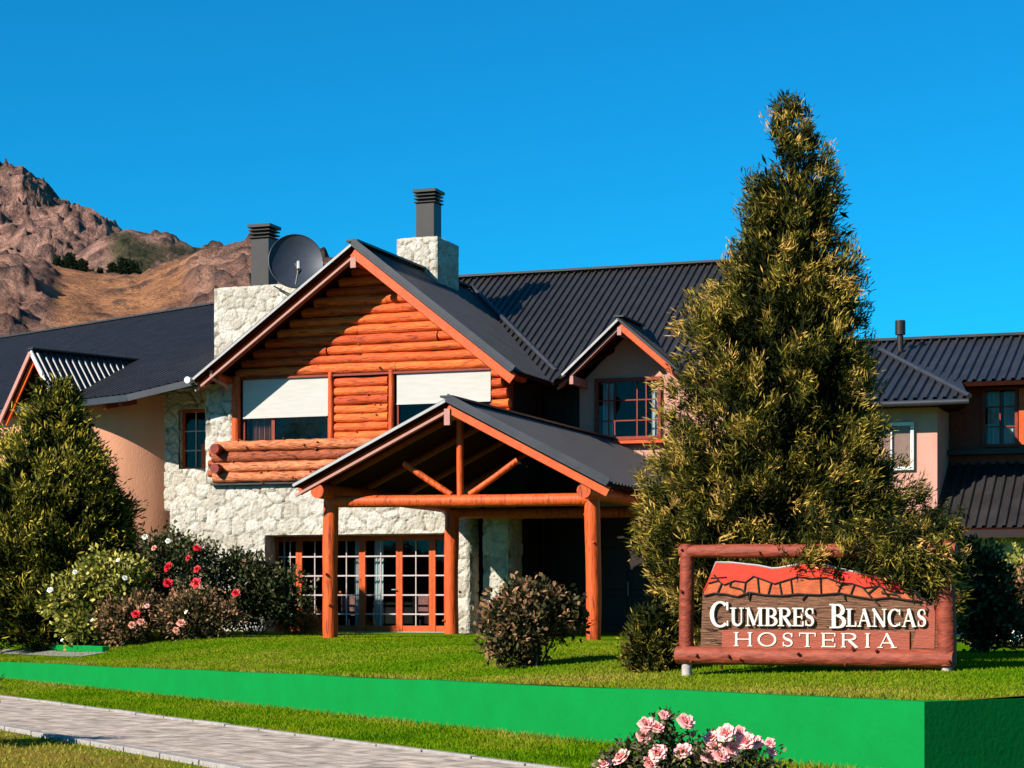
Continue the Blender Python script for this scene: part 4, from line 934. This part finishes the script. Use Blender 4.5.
class Pen:
    """roman capitals from ribbons: thick and thin strokes with serifs"""
    def __init__(s, y0, depth): s.mb = MB(); s.y = y0; s.d = depth; s.k = 0
    def poly(s, pts):
        s.k += 1; e = (s.k % 7) * .0004
        s.mb.prism([(x, s.y - e, z) for x, z in pts], (0, s.d, 0))
    def rect(s, x0, x1, z0, z1): s.poly([(x0, z0), (x1, z0), (x1, z1), (x0, z1)])
    def rib(s, pts, ws):
        n = len(pts); Lf, Rt = [], []
        for i in range(n):
            a = pts[max(i - 1, 0)]; b = pts[min(i + 1, n - 1)]; dx, dz = b[0] - a[0], b[1] - a[1]; q = math.hypot(dx, dz) or 1
            nx_, nz_ = -dz / q, dx / q; wd = ws[i] if hasattr(ws, '__len__') else ws
            Lf.append((pts[i][0] + nx_ * wd / 2, pts[i][1] + nz_ * wd / 2)); Rt.append((pts[i][0] - nx_ * wd / 2, pts[i][1] - nz_ * wd / 2))
        s.k += 1; e = (s.k % 7) * .0004; m = s.mb
        vv = [(x, s.y - e, z) for x, z in Lf + Rt] + [(x, s.y - e + s.d, z) for x, z in Lf + Rt]; N = 2 * n; fs = []
        for i in range(n - 1):
            fs += [(i, i + 1, n + i + 1, n + i), (N + i, N + n + i, N + n + i + 1, N + i + 1), (i, N + i, N + i + 1, i + 1), (n + i, n + i + 1, N + n + i + 1, N + n + i)]
        fs += [(0, n, N + n, N), (n - 1, N + n - 1, N + 2 * n - 1, 2 * n - 1)]
        m.add(vv, fs)
    def glyph(s, c, x, b, w, h):
        T, t, sf, sh = .165 * h, .07 * h, .10 * h, .055 * h
        def stem(xc, z0, z1, wd, bot=True, top=True):
            s.rect(xc - wd / 2, xc + wd / 2, z0, z1)
            if bot: s.rect(xc - wd / 2 - sf, xc + wd / 2 + sf, z0, z0 + sh)
            if top: s.rect(xc - wd / 2 - sf, xc + wd / 2 + sf, z1 - sh, z1)
        def arc(cx, cz, rx, rz, a0, a1, thick=T, thin=t, n=22):
            pts, ws = [], []
            for i in range(n + 1):
                a = R(a0 + (a1 - a0) * i / n); pts.append((cx + rx * math.cos(a), cz + rz * math.sin(a))); ws.append(thin + (thick - thin) * abs(math.cos(a)) ** 1.4)
            s.rib(pts, ws)
        L, Rr, top = x + T / 2 + sf, x + w - T / 2 - sf, b + h
        if c == 'I': stem(x + w / 2, b, top, T)
        elif c == 'H': stem(L, b, top, T); stem(Rr, b, top, T); s.rect(L, Rr, b + h * .47, b + h * .47 + t)
        elif c == 'O': arc(x + w / 2, b + h / 2, w / 2 - T / 2, h / 2 - t / 2, 0, 360, n=36)
        elif c == 'C':
            arc(x + w * .53, b + h / 2, w * .53 - T / 2, h / 2 - t / 2, 48, 312, n=30); s.rect(x + w * .86, x + w * .95, b + h * .66, b + h * .97); s.rect(x + w * .88, x + w * .95, b + h * .06, b + h * .26)
        elif c == 'S':
            P_ = [(.84, .74), (.74, .90), (.5, .955), (.24, .88), (.17, .72), (.3, .58), (.52, .5), (.74, .41), (.83, .26), (.73, .10), (.48, .045), (.22, .11), (.13, .28)]
            W_ = [t, t, t, t * 1.3, T * .8, T * .95, T * 1.1, T * .95, T * .8, t * 1.3, t, t, t]
            q, ww = [], []
            for i in range(len(P_) - 1):
                for k in range(4):
                    p0, p1, p2, p3 = P_[max(i - 1, 0)], P_[i], P_[i + 1], P_[min(i + 2, len(P_) - 1)]; u = k / 4
                    f_ = lambda j: .5 * (2 * p1[j] + (p2[j] - p0[j]) * u + (2 * p0[j] - 5 * p1[j] + 4 * p2[j] - p3[j]) * u * u + (3 * p1[j] - p0[j] - 3 * p2[j] + p3[j]) * u ** 3)
                    q.append((x + w * f_(0), b + h * f_(1))); ww.append(W_[i] + (W_[i + 1] - W_[i]) * u)
            s.rib(q, ww); s.rect(x + w * .78, x + w * .88, b + h * .68, b + h * .97); s.rect(x + w * .10, x + w * .20, b + h * .03, b + h * .33)
        elif c == 'U':
            s.rect(L - T / 2, L + T / 2, b + h * .3, top); s.rect(L - T / 2 - sf, L + T / 2 + sf, top - sh, top); s.rect(Rr - t / 2, Rr + t / 2, b + h * .3, top); s.rect(Rr - t / 2 - sf, Rr + t / 2 + sf, top - sh, top)
            n = 16; pts = [(L + (Rr - L) / 2 - (Rr - L) / 2 * math.cos(math.pi * i / n), b + h * .3 - (h * .3 - t / 2) * math.sin(math.pi * i / n)) for i in range(n + 1)]; s.rib(pts, [T + (t - T) * i / n for i in range(n + 1)])
        elif c == 'L': stem(L, b, top, T); s.rect(L, x + w, b, b + t); s.rect(x + w - t, x + w, b, b + h * .28)
        elif c == 'E':
            stem(L, b, top, T)
            for z in (b, b + h * .47, top - t): s.rect(L, x + w - (.12 * w if b < z < top - t else 0), z, z + t)
            s.rect(x + w - t, x + w, b, b + h * .26); s.rect(x + w - t, x + w, top - h * .24, top); s.rect(x + w * .80, x + w * .80 + t, b + h * .38, b + h * .64)
        elif c == 'T': stem(x + w / 2, b, top, T, top=False); s.rect(x, x + w, top - t, top); s.rect(x, x + t, top - h * .26, top); s.rect(x + w - t, x + w, top - h * .26, top)
        elif c in 'BR':
            stem(L, b, top, T); cz, rz = b + h * .745, h * .255 - t / 2; rx = w * .36
            s.rect(L, x + w * .5, top - t, top); s.rect(L, x + w * .5, b + h * .49, b + h * .49 + t); arc(x + w * .5, cz, rx, rz, -90, 90, n=14)
            if c == 'B': s.rect(L, x + w * .52, b, b + t); arc(x + w * .52, b + h * .26, w * .42, h * .26 - t / 2, -90, 90, n=14)
            else: s.rib([(x + w * .48, b + h * .5), (x + w * .94, b + t * .3)], T); s.rect(x + w * .80, x + w * 1.04, b, b + sh)
        elif c == 'A':
            s.rib([(x + w * .12, b), (x + w * .5, top)], t); s.rib([(x + w * .47, top), (x + w * .86, b)], T); s.rect(x + w * .28, x + w * .7, b + h * .3, b + h * .3 + t)
            s.rect(x, x + w * .28, b, b + sh); s.rect(x + w * .7, x + w * 1.02, b, b + sh)
        elif c == 'N':
            s.rect(x + sf, x + sf + t, b, top); s.rect(x, x + 2 * sf + t, b, b + sh); s.rect(x + w - sf - t, x + w - sf, b, top); s.rect(x + w - 2 * sf - t, x + w, top - sh, top); s.rib([(x + sf * .6, top), (x + w - sf - t / 2, b)], T); s.rect(x, x + sf * 1.6, top - sh, top)
        elif c == 'M':
            s.rect(x + sf, x + sf + t, b, top); s.rect(x, x + 2 * sf + t, b, b + sh); stem(x + w - T / 2 - sf, b, top, T); s.rib([(x + sf + t / 2, top), (x + w * .48, b + h * .04)], T); s.rib([(x + w * .46, b + h * .04), (x + w - sf - T * .7, top)], t); s.rect(x, x + sf * 1.6, top - sh, top)
    def text(s, txt, x0, x1, b, h, hf=None, wf=1.):
        wid = {'I': .46, 'M': 1.22, 'H': 1.02, 'O': 1.02, 'N': 1.02, 'A': .98, 'U': .98, 'C': .92, 'B': .82, 'R': .88, 'E': .76, 'L': .74, 'S': .66, 'T': .88, ' ': .5}
        hs = [(hf if (hf and i == 0) else h) for i in range(len(txt))]
        ws = [wid[c] * hh * wf for c, hh in zip(txt, hs)]; gap = (x1 - x0 - sum(ws)) / (len(txt) - 1); k = 1.
        if gap < .01: k = (x1 - x0 - .012 * (len(txt) - 1)) / sum(ws); gap = .012
        x = x0
        for c, wd, hh in zip(txt, ws, hs):
            s.mb = MB(); s.glyph(c, x, b - (.02 if hh > h else 0), wd * k, hh); x += wd * k + gap
            if s.mb.v: S_('letter', s.mb, M['letter'], board)
pn = Pen(-.085, .03); pn.text('CUMBRES', .36, 1.66, 1.295, .215, .31)
pn = Pen(-.085, .03); pn.text('BLANCAS', 1.84, 2.98, 1.295, .205, .28)
pn = Pen(-.072, .014); pn.text('HOSTERIA', .66, 2.63, 1.055, .165, None, 1.38)

# ------------------------------------------------------------------ trees
def conifer(name, X, Y, prof, nb, label, mats, tone=(.12, .62), trunk=.16, L=.12, W=.016, ncl=8, nleaf=24, cat='tree', lean=.0, seed=1, group=None, bsize=.16, extra=()):
    """prof: rows (height above ground, radius to the camera's left, to its right); front and back take the mean"""
    z0 = zg(X, Y); t = empty(name, (X, Y, z0)); tag(t, label, cat, group)
    P = np.array(sorted(prof)); g = np.random.default_rng(seed)
    zs = np.linspace(P[0, 0], P[-1, 0], 400); rl = np.interp(zs, P[:, 0], P[:, 1]); rr = np.interp(zs, P[:, 0], P[:, 2])
    wgt = (rl + rr) + .12; zz = g.choice(zs, nb, p=wgt / wgt.sum()) + g.normal(size=nb) * .02
    az = g.random(nb) * 2 * np.pi
    rL, rR = np.interp(zz, P[:, 0], P[:, 1]), np.interp(zz, P[:, 0], P[:, 2])
    c = np.cos(az); Rm = np.where(c < 0, rL, rR) * np.abs(c) ** 1.2 + (rL + rR) / 2 * (1 - np.abs(c) ** 1.2)
    Rm = Rm * (.78 + .27 * g.random(nb))
    up = .5 + .9 * (zz - P[0, 0]) / (P[-1, 0] - P[0, 0]) + g.normal(size=nb) * .15
    out = np.stack([np.cos(az), np.sin(az), np.zeros(nb)], -1); d = unit(out + np.array([0, 0, 1]) * up[:, None])
    tip = out * Rm[:, None]; tip[:, 2] = zz - .22 * (zz - P[0, 0]) / (P[-1, 0] - P[0, 0])
    if len(extra):
        ex_ = np.array(extra, float); tip = np.concatenate([tip, ex_[:, :3] - np.array([X, Y, z0])]); d = np.concatenate([d, unit(ex_[:, 3:])])
        zz, Rm, up = tip[:, 2], np.concatenate([Rm, np.full(len(ex_), .55)]), np.concatenate([up, np.full(len(ex_), .4)]); nb = len(tip)
    bt = g.random(nb)
    pos, dirs, tint, size = [], [], [], []
    for k in range(ncl):
        q = (k + .5) / ncl; back = (1 - q) * np.minimum(.75, Rm * .85)
        p = tip - d * back[:, None] + g.normal(size=(nb, 3)) * (.05 + .05 * (1 - q)); pos.append(p)
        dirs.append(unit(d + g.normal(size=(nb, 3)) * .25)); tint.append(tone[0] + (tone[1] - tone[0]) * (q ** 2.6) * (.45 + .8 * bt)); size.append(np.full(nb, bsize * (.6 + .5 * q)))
    pos, dirs, tint, size = np.concatenate(pos), np.concatenate(dirs), np.concatenate(tint), np.concatenate(size)
    # inner twigs that close the heart of the crown
    ni = nb * 3; zi = P[0, 0] + (g.choice(zs, ni, p=wgt / wgt.sum()) - P[0, 0]) * .86; ri = np.minimum(np.interp(zi, P[:, 0], P[:, 1]), np.interp(zi, P[:, 0], P[:, 2])) * .62 * np.sqrt(g.random(ni)); ai = g.random(ni) * 6.283
    pi_ = np.stack([ri * np.cos(ai), ri * np.sin(ai), zi], -1); di = unit(np.stack([np.cos(ai), np.sin(ai), 1 + 0 * ai], -1))
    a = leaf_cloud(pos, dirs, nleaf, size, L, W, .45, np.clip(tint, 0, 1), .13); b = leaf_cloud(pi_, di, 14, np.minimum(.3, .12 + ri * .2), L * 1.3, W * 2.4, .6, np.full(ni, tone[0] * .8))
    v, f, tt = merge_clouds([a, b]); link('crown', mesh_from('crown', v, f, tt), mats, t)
    mb = MB(); H1 = P[-1, 0]
    mb.tube([(.03 * math.sin(k * 1.7), .03 * math.cos(k * 2.1), -.1 + (H1 * .93) * k / 8) for k in range(9)], [trunk * (1 - .93 * k / 8) + .008 for k in range(9)], 9)
    for k in range(0, nb, max(1, nb // 90)):
        e = tip[k] - d[k] * .15; s_ = np.array([0, 0, max(.15, zz[k] - Rm[k] * up[k] * .6)]); mb.tube([s_, (s_ + e) / 2 + np.array([0, 0, -.04]), e], [trunk * .22, trunk * .14, .006], 5)
    build('trunk', mb, M['bark'], t, smooth=True)
    return t
def pz(y, Y): return 1.6 + (600 - y) / 2000 * Y
TX, TY = 3.68, 26.4; tz = zg(TX, TY)
rows = [(86, .02, .03), (97, .10, .10), (106, .18, .17), (115, .27, .24), (133, .36, .46), (150, .44, .52), (171, .62, .60), (200, .66, .68), (231, .70, .90), (252, .82, 1.0), (275, 1.15, 1.0), (298, 1.34, 1.0), (320, 1.42, 1.1), (345, 1.5, 1.12), (396, 1.78, 1.12), (430, 1.82, 1.22), (463, 1.84, 1.4), (491, 1.95, 1.75), (530, 2.03, 1.95), (568, 1.88, 2.08), (620, 1.5, 2.1), (655, 1.25, 1.75)]
# a low bough that leans over the sign's right end
eg = np.random.default_rng(77); low = []
for _ in range(48):
    px_, py_, yy = 876 + 78 * eg.random(), 548 + 36 * eg.random() ** 1.2, 22.35 + .35 * eg.random()
    if py_ > 560 + (px_ - 868) * .5: continue
    low.append(((px_ - 512) / 2000 * yy, yy, pz(py_, yy), .25 + .3 * eg.normal(), -.55, -.15 + .35 * eg.normal()))
for _ in range(60):
    px_, py_, yy = 805 + 150 * eg.random(), 530 + 26 * eg.random(), 22.9 + .7 * eg.random()
    low.append(((px_ - 512) / 2000 * yy, yy, pz(py_, yy), .3 * eg.normal(), -.6, .15 + .3 * eg.normal()))
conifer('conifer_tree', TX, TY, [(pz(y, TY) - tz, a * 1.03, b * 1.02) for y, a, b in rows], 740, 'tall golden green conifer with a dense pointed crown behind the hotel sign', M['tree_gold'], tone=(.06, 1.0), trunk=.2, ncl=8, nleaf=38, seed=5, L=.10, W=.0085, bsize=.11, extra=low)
# left-hand conifer with several tops
LX, LY = -10.3, 44.; lz = zg(LX, LY)
rows = [(372, .05, .05), (395, .25, .30), (420, .70, .55), (450, 1.35, .95), (475, 1.8, 1.15), (500, 2.0, 1.5), (530, 2.1, 1.7), (565, 2.15, 1.6), (600, 2.0, 1.4), (634, 1.6, 1.1)]
conifer('bushy_conifer', LX + .35, LY, [(pz(y, LY) - lz, a + .3, b) for y, a, b in rows], 620, 'dark rounded conifer with a yellow green top in front of the peach wall', M['tree_olive'], tone=(.05, 1.15), trunk=.2, L=.15, W=.017, ncl=7, nleaf=30, seed=9, bsize=.2)

def bush(name, X, Y, lobes, mats, label, n=900, L=.07, W=.022, tone=(.1, .7), cat='bush', stems=9, blooms=(), group=None, seed=1, nleaf=9, up=.55, spread=.75, shoots=34):
    """lobes: (dx, dy, z, rx, ry, rz) above the ground"""
    z0 = zg(X, Y) if sn(X, Y)[1] > 0 else 0.; t = empty(name, (X, Y, z0)); tag(t, label, cat, group); g = np.random.default_rng(seed)
    lob = np.array(lobes, float); vol = lob[:, 3] * lob[:, 4] * lob[:, 5]; k = g.choice(len(lob), n, p=vol / vol.sum())
    d = unit(g.normal(size=(n, 3))); hs = 4.5 / (lob[:, 3:].mean() + .3); r = g.random(n) ** .34 * (.72 + .62 * fbm(d[:, 0] * 2.2 + k * 7, d[:, 1] * 2.2 + seed, d[:, 2] * 2.2, 2)) * (1 + .10 * g.normal(size=n))
    p = lob[k, :3] + d * lob[k, 3:] * r[:, None]; p[:, 2] = np.maximum(p[:, 2], .05)
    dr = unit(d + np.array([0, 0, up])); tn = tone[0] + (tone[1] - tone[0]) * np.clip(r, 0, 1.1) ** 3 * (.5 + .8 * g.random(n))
    cl_ = [leaf_cloud(p, dr, nleaf, L * 1.7, L, W, spread, np.clip(tn, 0, 1))]; canes = []
    for _ in range(shoots):                                          # arching shoots that break the outline
        q = lob[g.integers(len(lob))]; e = unit(g.normal(size=3) + np.array([0, 0, .5])) * q[3:] * (1.05 + .4 * g.random()) + q[:3]; e[2] = max(e[2], .15)
        a_ = q[:3] * .7; m_ = (a_ + e) / 2 + np.array([0, 0, .12]); c_ = [(1 - k) ** 2 * a_ + 2 * k * (1 - k) * m_ + k * k * e for k in np.linspace(.45, 1, 6)]
        canes.append(c_); c_ = np.array(c_); cl_.append(leaf_cloud(c_, unit(np.tile(e - a_, (6, 1))), 4, L * .7, L, W, .7, np.full(6, tone[1] * (.6 + .5 * g.random()))))
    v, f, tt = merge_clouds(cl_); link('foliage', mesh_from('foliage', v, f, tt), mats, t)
    mb = MB()
    for _ in range(stems):
        q = lob[g.integers(len(lob))]; e = q[:3] + unit(g.normal(size=3)) * q[3:] * .75; e[2] = max(e[2], .3); b0 = np.array([g.normal() * .09, g.normal() * .09, -.05])
        mb.tube([b0, b0 * .5 + e * .5 + np.array([g.normal() * .04, g.normal() * .04, -.06 * e[2]]), e], [.016, .012, .004], 5)
    for c_ in canes: mb.tube(c_, [.008, .007, .006, .005, .004, .003], 4)
    build('stems', mb, M['stem'], t)
    for bx, by, bz, br, bm_ in blooms:
        o = bpy.data.objects.new('bloom', bloom_mesh(bm_)); col.objects.link(o); o.parent = t; o.location = (bx, by, bz - (z0 if bz > 50 else 0)); o.scale = (br, br, br * .85)
        o.rotation_euler = (random.uniform(.6, 1.3), random.uniform(-.3, .3), random.uniform(-.9, .6))
    return t
_bl = {}
def bloom_mesh(mk):
    if mk in _bl: return _bl[mk]
    mb = MB()
    for ring, (n, tilt, sz, r0) in enumerate(((5, .15, 1.0, .12), (6, .55, .92, .12), (5, .95, .74, .10), (4, 1.25, .55, .06), (3, 1.42, .4, .03))):
        for k in range(n):
            a = 2 * math.pi * (k + .37 * ring) / n; ca, sa = math.cos(a), math.sin(a); v = []; m_ = 4
            for i in range(m_):
                for j in range(m_):
                    s_ = i / (m_ - 1); w_ = (j / (m_ - 1) - .5) * 2
                    rad = r0 + s_ * sz * math.cos(tilt * (.6 + .4 * s_)); hgt = s_ * sz * math.sin(tilt) * .9 - .25 * (1 - tilt / 1.5) * s_ ** 2 + .12 * w_ * w_ * s_
                    ww = w_ * sz * (.25 + .55 * math.sin(min(1, s_ * 1.1) * math.pi * .62)); v.append((ca * rad - sa * ww, sa * rad + ca * ww, hgt + .02 * ring))
            mb.add(v, [(i * m_ + j, i * m_ + j + 1, (i + 1) * m_ + j + 1, (i + 1) * m_ + j) for i in range(m_ - 1) for j in range(m_ - 1)])
    me = mesh_from('bloom', mb.v, mb.f, None, True); me.materials.append(M[mk]); _bl[mk] = me; return me
def pb(px, py, X, Y, dY, r, m):
    """a bloom at a place in the bush given by its bearing and height, in the bush's own axes"""
    yy = Y + dY; return ((px - 512) / 2000 * yy - X, dY, pz(py, yy) - (zg(X, Y) if sn(X, Y)[1] > 0 else 0), r, m)
A = (-8.8, 42.2)
bush('rose_bush', *A, [(.05, .1, 1.15, .75, .7, .5), (-.72, -.1, 1.0, .4, .5, .33), (.55, .1, 1.5, .5, .6, .42), (-.15, -.3, .5, .6, .5, .33), (.1, 0, 1.62, .4, .45, .3), (-.35, .1, 1.35, .35, .4, .25)], M['leaf_y'], 'yellow green rose bush with white flowers in front of the dark conifer', 950, .11, .034, (.05, .85), 'rose bush', 12,
     [pb(50, 590, *A, -0.98, 0.053, 'p_white'), pb(125, 578, *A, -1.13, 0.053, 'p_white'), pb(75, 572, *A, -0.88, 0.043, 'p_white'), pb(118, 560, *A, -0.78, 0.037, 'p_white'), pb(62, 640, *A, -1.18, 0.031, 'p_white'), pb(92, 620, *A, -1.18, 0.031, 'p_white')], seed=3)
A = (-7.25, 43.2)
bush('rose_bush', *A, [(0, 0, 1.35, .85, .8, .75), (-.25, 0, 1.85, .5, .5, .45), (.3, .1, 1.6, .6, .6, .5), (0, -.2, .6, .9, .7, .55)], M['leaf_d'], 'tall dark rose bush with big red blooms against the white stone wall', 850, .10, .03, (.1, .75), 'rose bush', 12,
     [pb(197, 548, *A, -0.58, 0.080, 'p_red'), pb(168, 567, *A, -0.98, 0.096, 'p_red'), pb(168, 583, *A, -1.03, 0.096, 'p_red'), pb(196, 583, *A, -1.03, 0.096, 'p_red'), pb(197, 569, *A, -0.88, 0.072, 'p_red'), pb(188, 558, *A, -0.78, 0.056, 'p_red'), pb(145, 537, *A, -0.58, 0.056, 'p_white'), pb(168, 541, *A, -0.48, 0.050, 'p_white'), pb(154, 548, *A, -0.78, 0.056, 'p_blush')], seed=4)
A = (-5.65, 43.6)
bush('rose_bush', *A, [(-.25, 0, 1.0, .8, .8, .7), (.45, 0, .85, .75, .7, .6), (-.3, 0, 1.45, .55, .5, .35)], M['leaf_d'], 'dark leaved rose bush with one red bloom, next to the glass doors', 800, .10, .03, (.05, .55), 'rose bush', 12,
     [pb(236, 593, *A, -1.13, 0.080, 'p_red'), pb(244, 560, *A, -0.58, 0.040, 'p_blush')], seed=6)
A = (-8.05, 41.6)
bush('rose_bush', *A, [(0, 0, .5, .55, .5, .45), (.3, 0, .62, .35, .4, .38)], M['leaf_b'], 'low bronze rose bush with pinkish red blooms at the lawn edge', 380, .09, .026, (.15, .95), 'rose bush', 8,
     [pb(136, 614, *A, -0.73, 0.080, 'p_red'), pb(141, 622, *A, -0.78, 0.072, 'p_blush'), pb(147, 606, *A, -0.68, 0.048, 'p_pink'), pb(132, 625, *A, -0.78, 0.064, 'p_blush')], seed=7)
A = (-6.55, 41.4)
bush('rose_bush', *A, [(0, 0, .5, .6, .5, .45), (-.35, 0, .5, .4, .4, .35), (.55, 0, .35, .35, .35, .3)], M['leaf_b'], 'low brownish rose bush with faded peach blooms at the lawn edge', 420, .09, .026, (.15, .98), 'rose bush', 8,
     [pb(181, 623, *A, -0.78, 0.080, 'p_blush'), pb(186, 612, *A, -0.73, 0.037, 'p_white'), pb(176, 630, *A, -0.78, 0.056, 'p_blush')], seed=8)
A = (-4.75, 44.9)
bush('dry_tuft', *A, [(0, 0, .2, .4, .3, .22)], M['leaf_o'], 'small orange brown dry plant at the foot of the glass doors', 130, .13, .012, (.3, 1), 'plant', 3, seed=9, up=1.6, spread=.4)
A = (.30, 27.4)
bush('shrub', *A, [tuple(x * .92 for x in q) for q in [(-.15, 0, .74, .5, .5, .36), (.40, .1, .74, .36, .4, .30), (-.44, 0, .48, .26, .35, .33), (-.22, -.05, 1.04, .26, .26, .2), (.12, 0, .98, .27, .25, .18), (-.22, 0, .22, .26, .25, .22)]], M['leaf_b'], 'round bronze leaved shrub standing alone on the lawn before the porch', 820, .085, .027, (.03, .82), 'bush', 16, seed=12)
A = (8.25, 33.)
bush('shrub', *A, [(0, 0, .55, .65, .6, .45), (.5, .2, .95, .5, .5, .35), (-.4, -.1, .4, .4, .4, .35)], M['leaf_b'], 'brownish shrub with a white flower at the right edge, under the annex wall', 650, .08, .026, (.1, .9), 'bush', 10, [pb(1015, 637, *A, -0.88, .10, 'p_white')], seed=13)
A = (6.85, 29.4)
bush('shrub', *A, [(0, 0, .9, .5, .5, .65), (.2, 0, .5, .5, .45, .45), (-.15, 0, 1.3, .3, .3, .3)], M['leaf_d'], 'tall dark green shrub in shadow just right of the sign', 600, .09, .028, (.04, .5), 'bush', 10, seed=18)
A = (9.2, 35.)
bush('shrub', *A, [(0, 0, .9, .8, .6, .7), (-.5, 0, .8, .5, .5, .5)], M['leaf_y'], 'bright yellow green shrub at the right edge against the annex wall', 500, .09, .03, (.1, .8), 'bush', 10, seed=14)
A = (-6.45, 22.)
bush('shrub', *A, [(0, 0, .5, .72, .6, .46), (.3, 0, .75, .42, .4, .28)], M['leaf_d'], 'low dark shrub beyond the left edge of the paved path', 420, .06, .02, (.1, .6), 'bush', 8, seed=15)
conifer('young_conifer', 1.80, 25.2, [(.0, .3, .25), (.3, .42, .32), (.55, .35, .25), (.75, .18, .12), (.85, .03, .03)], 90, 'small young conifer left of the hotel sign', M['tree_gold'], tone=(.12, .9), trunk=.04, L=.09, W=.009, ncl=5, nleaf=22, seed=21, bsize=.10)
# the pink roses close to the wall
A = (1.27, 15.)
bl = [(646.6, 724, 8), (657, 727, 7), (643.7, 736, 7), (664, 715, 5), (686, 721.5, 8.5), (621, 757, 9), (658, 753, 9), (683, 751, 8.5), (711, 737, 7), (726, 733, 9), (740, 732, 6), (715, 747, 8), (731.6, 749, 8), (709, 756, 8), (746, 741, 9), (756, 742, 7), (770, 743, 5), (772, 752, 5), (721, 756, 8), (604, 764, 7), (650, 763, 7)]
bush('rose_bush', *A, [(-.2, 0, .40, .32, .32, .26), (.35, 0, .36, .36, .32, .2), (-.12, 0, .62, .16, .16, .14), (.0, 0, .2, .6, .4, .2), (-.5, -.05, .3, .2, .2, .12)], M['leaf_d'], 'rose bush full of pink blooms in front of the green wall', 520, .045, .016, (.05, .7), 'rose bush', 22,
     [pb(x, y, *A, random.uniform(-.28, -.12), r * .0070, 'p_pink') for x, y, r in bl], seed=16)

# pines on the hill: one of each, then copies
def far_pine(h, seed):
    t = empty('hill_pine', (0, 0, 0)); g = np.random.default_rng(seed); n = 240
    z = g.random(n) ** 1.3; a = g.random(n) * 6.283; r = (1 - z) * .21 * (.5 + .6 * g.random(n)) + .02
    p = np.stack([r * np.cos(a), r * np.sin(a), .1 + z * .9], -1) * h; d = unit(np.stack([np.cos(a), np.sin(a), .2 + 0 * a], -1))
    v, f, tt = leaf_cloud(p, d, 7, .12 * h, .15 * h, .045 * h, .6, .2 + .6 * g.random(n)); link('crown', mesh_from('crown', v, f, tt), M['pine'], t)
    mb = MB(); mb.tube([(0, 0, -.1 * h), (0, 0, .9 * h)], [.03 * h, .006 * h], 6); build('trunk', mb, M['bark'], t); return t
pine = far_pine(4.2, 31)
spots = [(112, 486, 1.0), (117, 490, .8), (123, 486, 1.25), (128, 489, 1.3), (134, 486, 1.05), (138, 490, .9), (100, 488, .8), (83, 487, 1.05), (77, 485, .9), (70, 486, 1.2), (64, 488, 1.0), (57, 486, .9), (48, 489, .7), (92, 492, .7), (200, 470, .55), (205, 468, .5)]
for i, (px, d, k) in enumerate(spots):
    if i == 0: o = pine
    else:
        o = pine.copy(); col.objects.link(o)
        for ch in pine.children: c_ = ch.copy(); col.objects.link(c_); c_.parent = o
    x, y, z = hill_z(px, d); o.location = (x, y, z - .3); o.scale = (k,) * 3; o.rotation_euler = (0, 0, i * 1.3)
    tag(o, 'small dark pine on the rocky slope of the hill', 'tree', 'pines on the hill')

# ------------------------------------------------------------------ grass
def blades(n, s0, s1, n0, n1, h, wd, drymix, terr):
    s = s0 + (s1 - s0) * rng.random(n); q = n0 + (n1 - n0) * rng.random(n); x, y = xy(s, q)
    ok = (np.abs(x) < y * .275 + .6) & (y > 13); x, y, s, q = x[ok], y[ok], s[ok], q[ok]; N = len(x)
    z = zterr(x, y) - .006 if terr else np.full(N, .0)
    a = rng.random(N) * 6.283; lean = rng.normal(size=(N, 2)) * .45; hh = h * (.5 + .9 * rng.random(N)); ww = wd * (1 + y / 40)
    v = np.empty((N, 3, 3)); v[:, 0] = np.stack([x - np.cos(a) * ww, y - np.sin(a) * ww, z], -1); v[:, 1] = np.stack([x + np.cos(a) * ww, y + np.sin(a) * ww, z], -1)
    v[:, 2] = np.stack([x + lean[:, 0] * hh, y + lean[:, 1] * hh, z + hh], -1)
    pt = fbm(x * .7, y * .7, 2, 3); t = -.12 + .95 * pt + .3 * rng.random(N) + drymix(s, q); t = np.clip(t, 0, 1)
    return v.reshape(-1, 3), np.arange(N * 3).reshape(N, 3), np.repeat(t, 3)
cl = [blades(170000, .1, 34, .22, 9, .028, .006, lambda s, q: .35 * np.exp(-q / .6) + .35 * (s < 9) * sstep((3.4 - q) / 2.5), True),
      blades(9000, .1, 50, .17, .34, .05, .006, lambda s, q: .3 + 0 * q, True),
      blades(70000, 0, 40, -2.2, -.02, .038, .006, lambda s, q: .15 * (q > -.4) + .2 * (q < -2.0), False),
      blades(7000, 0, 40, -.12, -.01, .075, .006, lambda s, q: .25 + 0 * q, False),
      blades(40000, -4, 40, -11, -4.75, .035, .006, lambda s, q: .55 + 0 * q, False)]
v, f, t = merge_clouds(cl)
tag(link('grass', mesh_from('grass', v, f, t), M['grass']), kind='stuff')
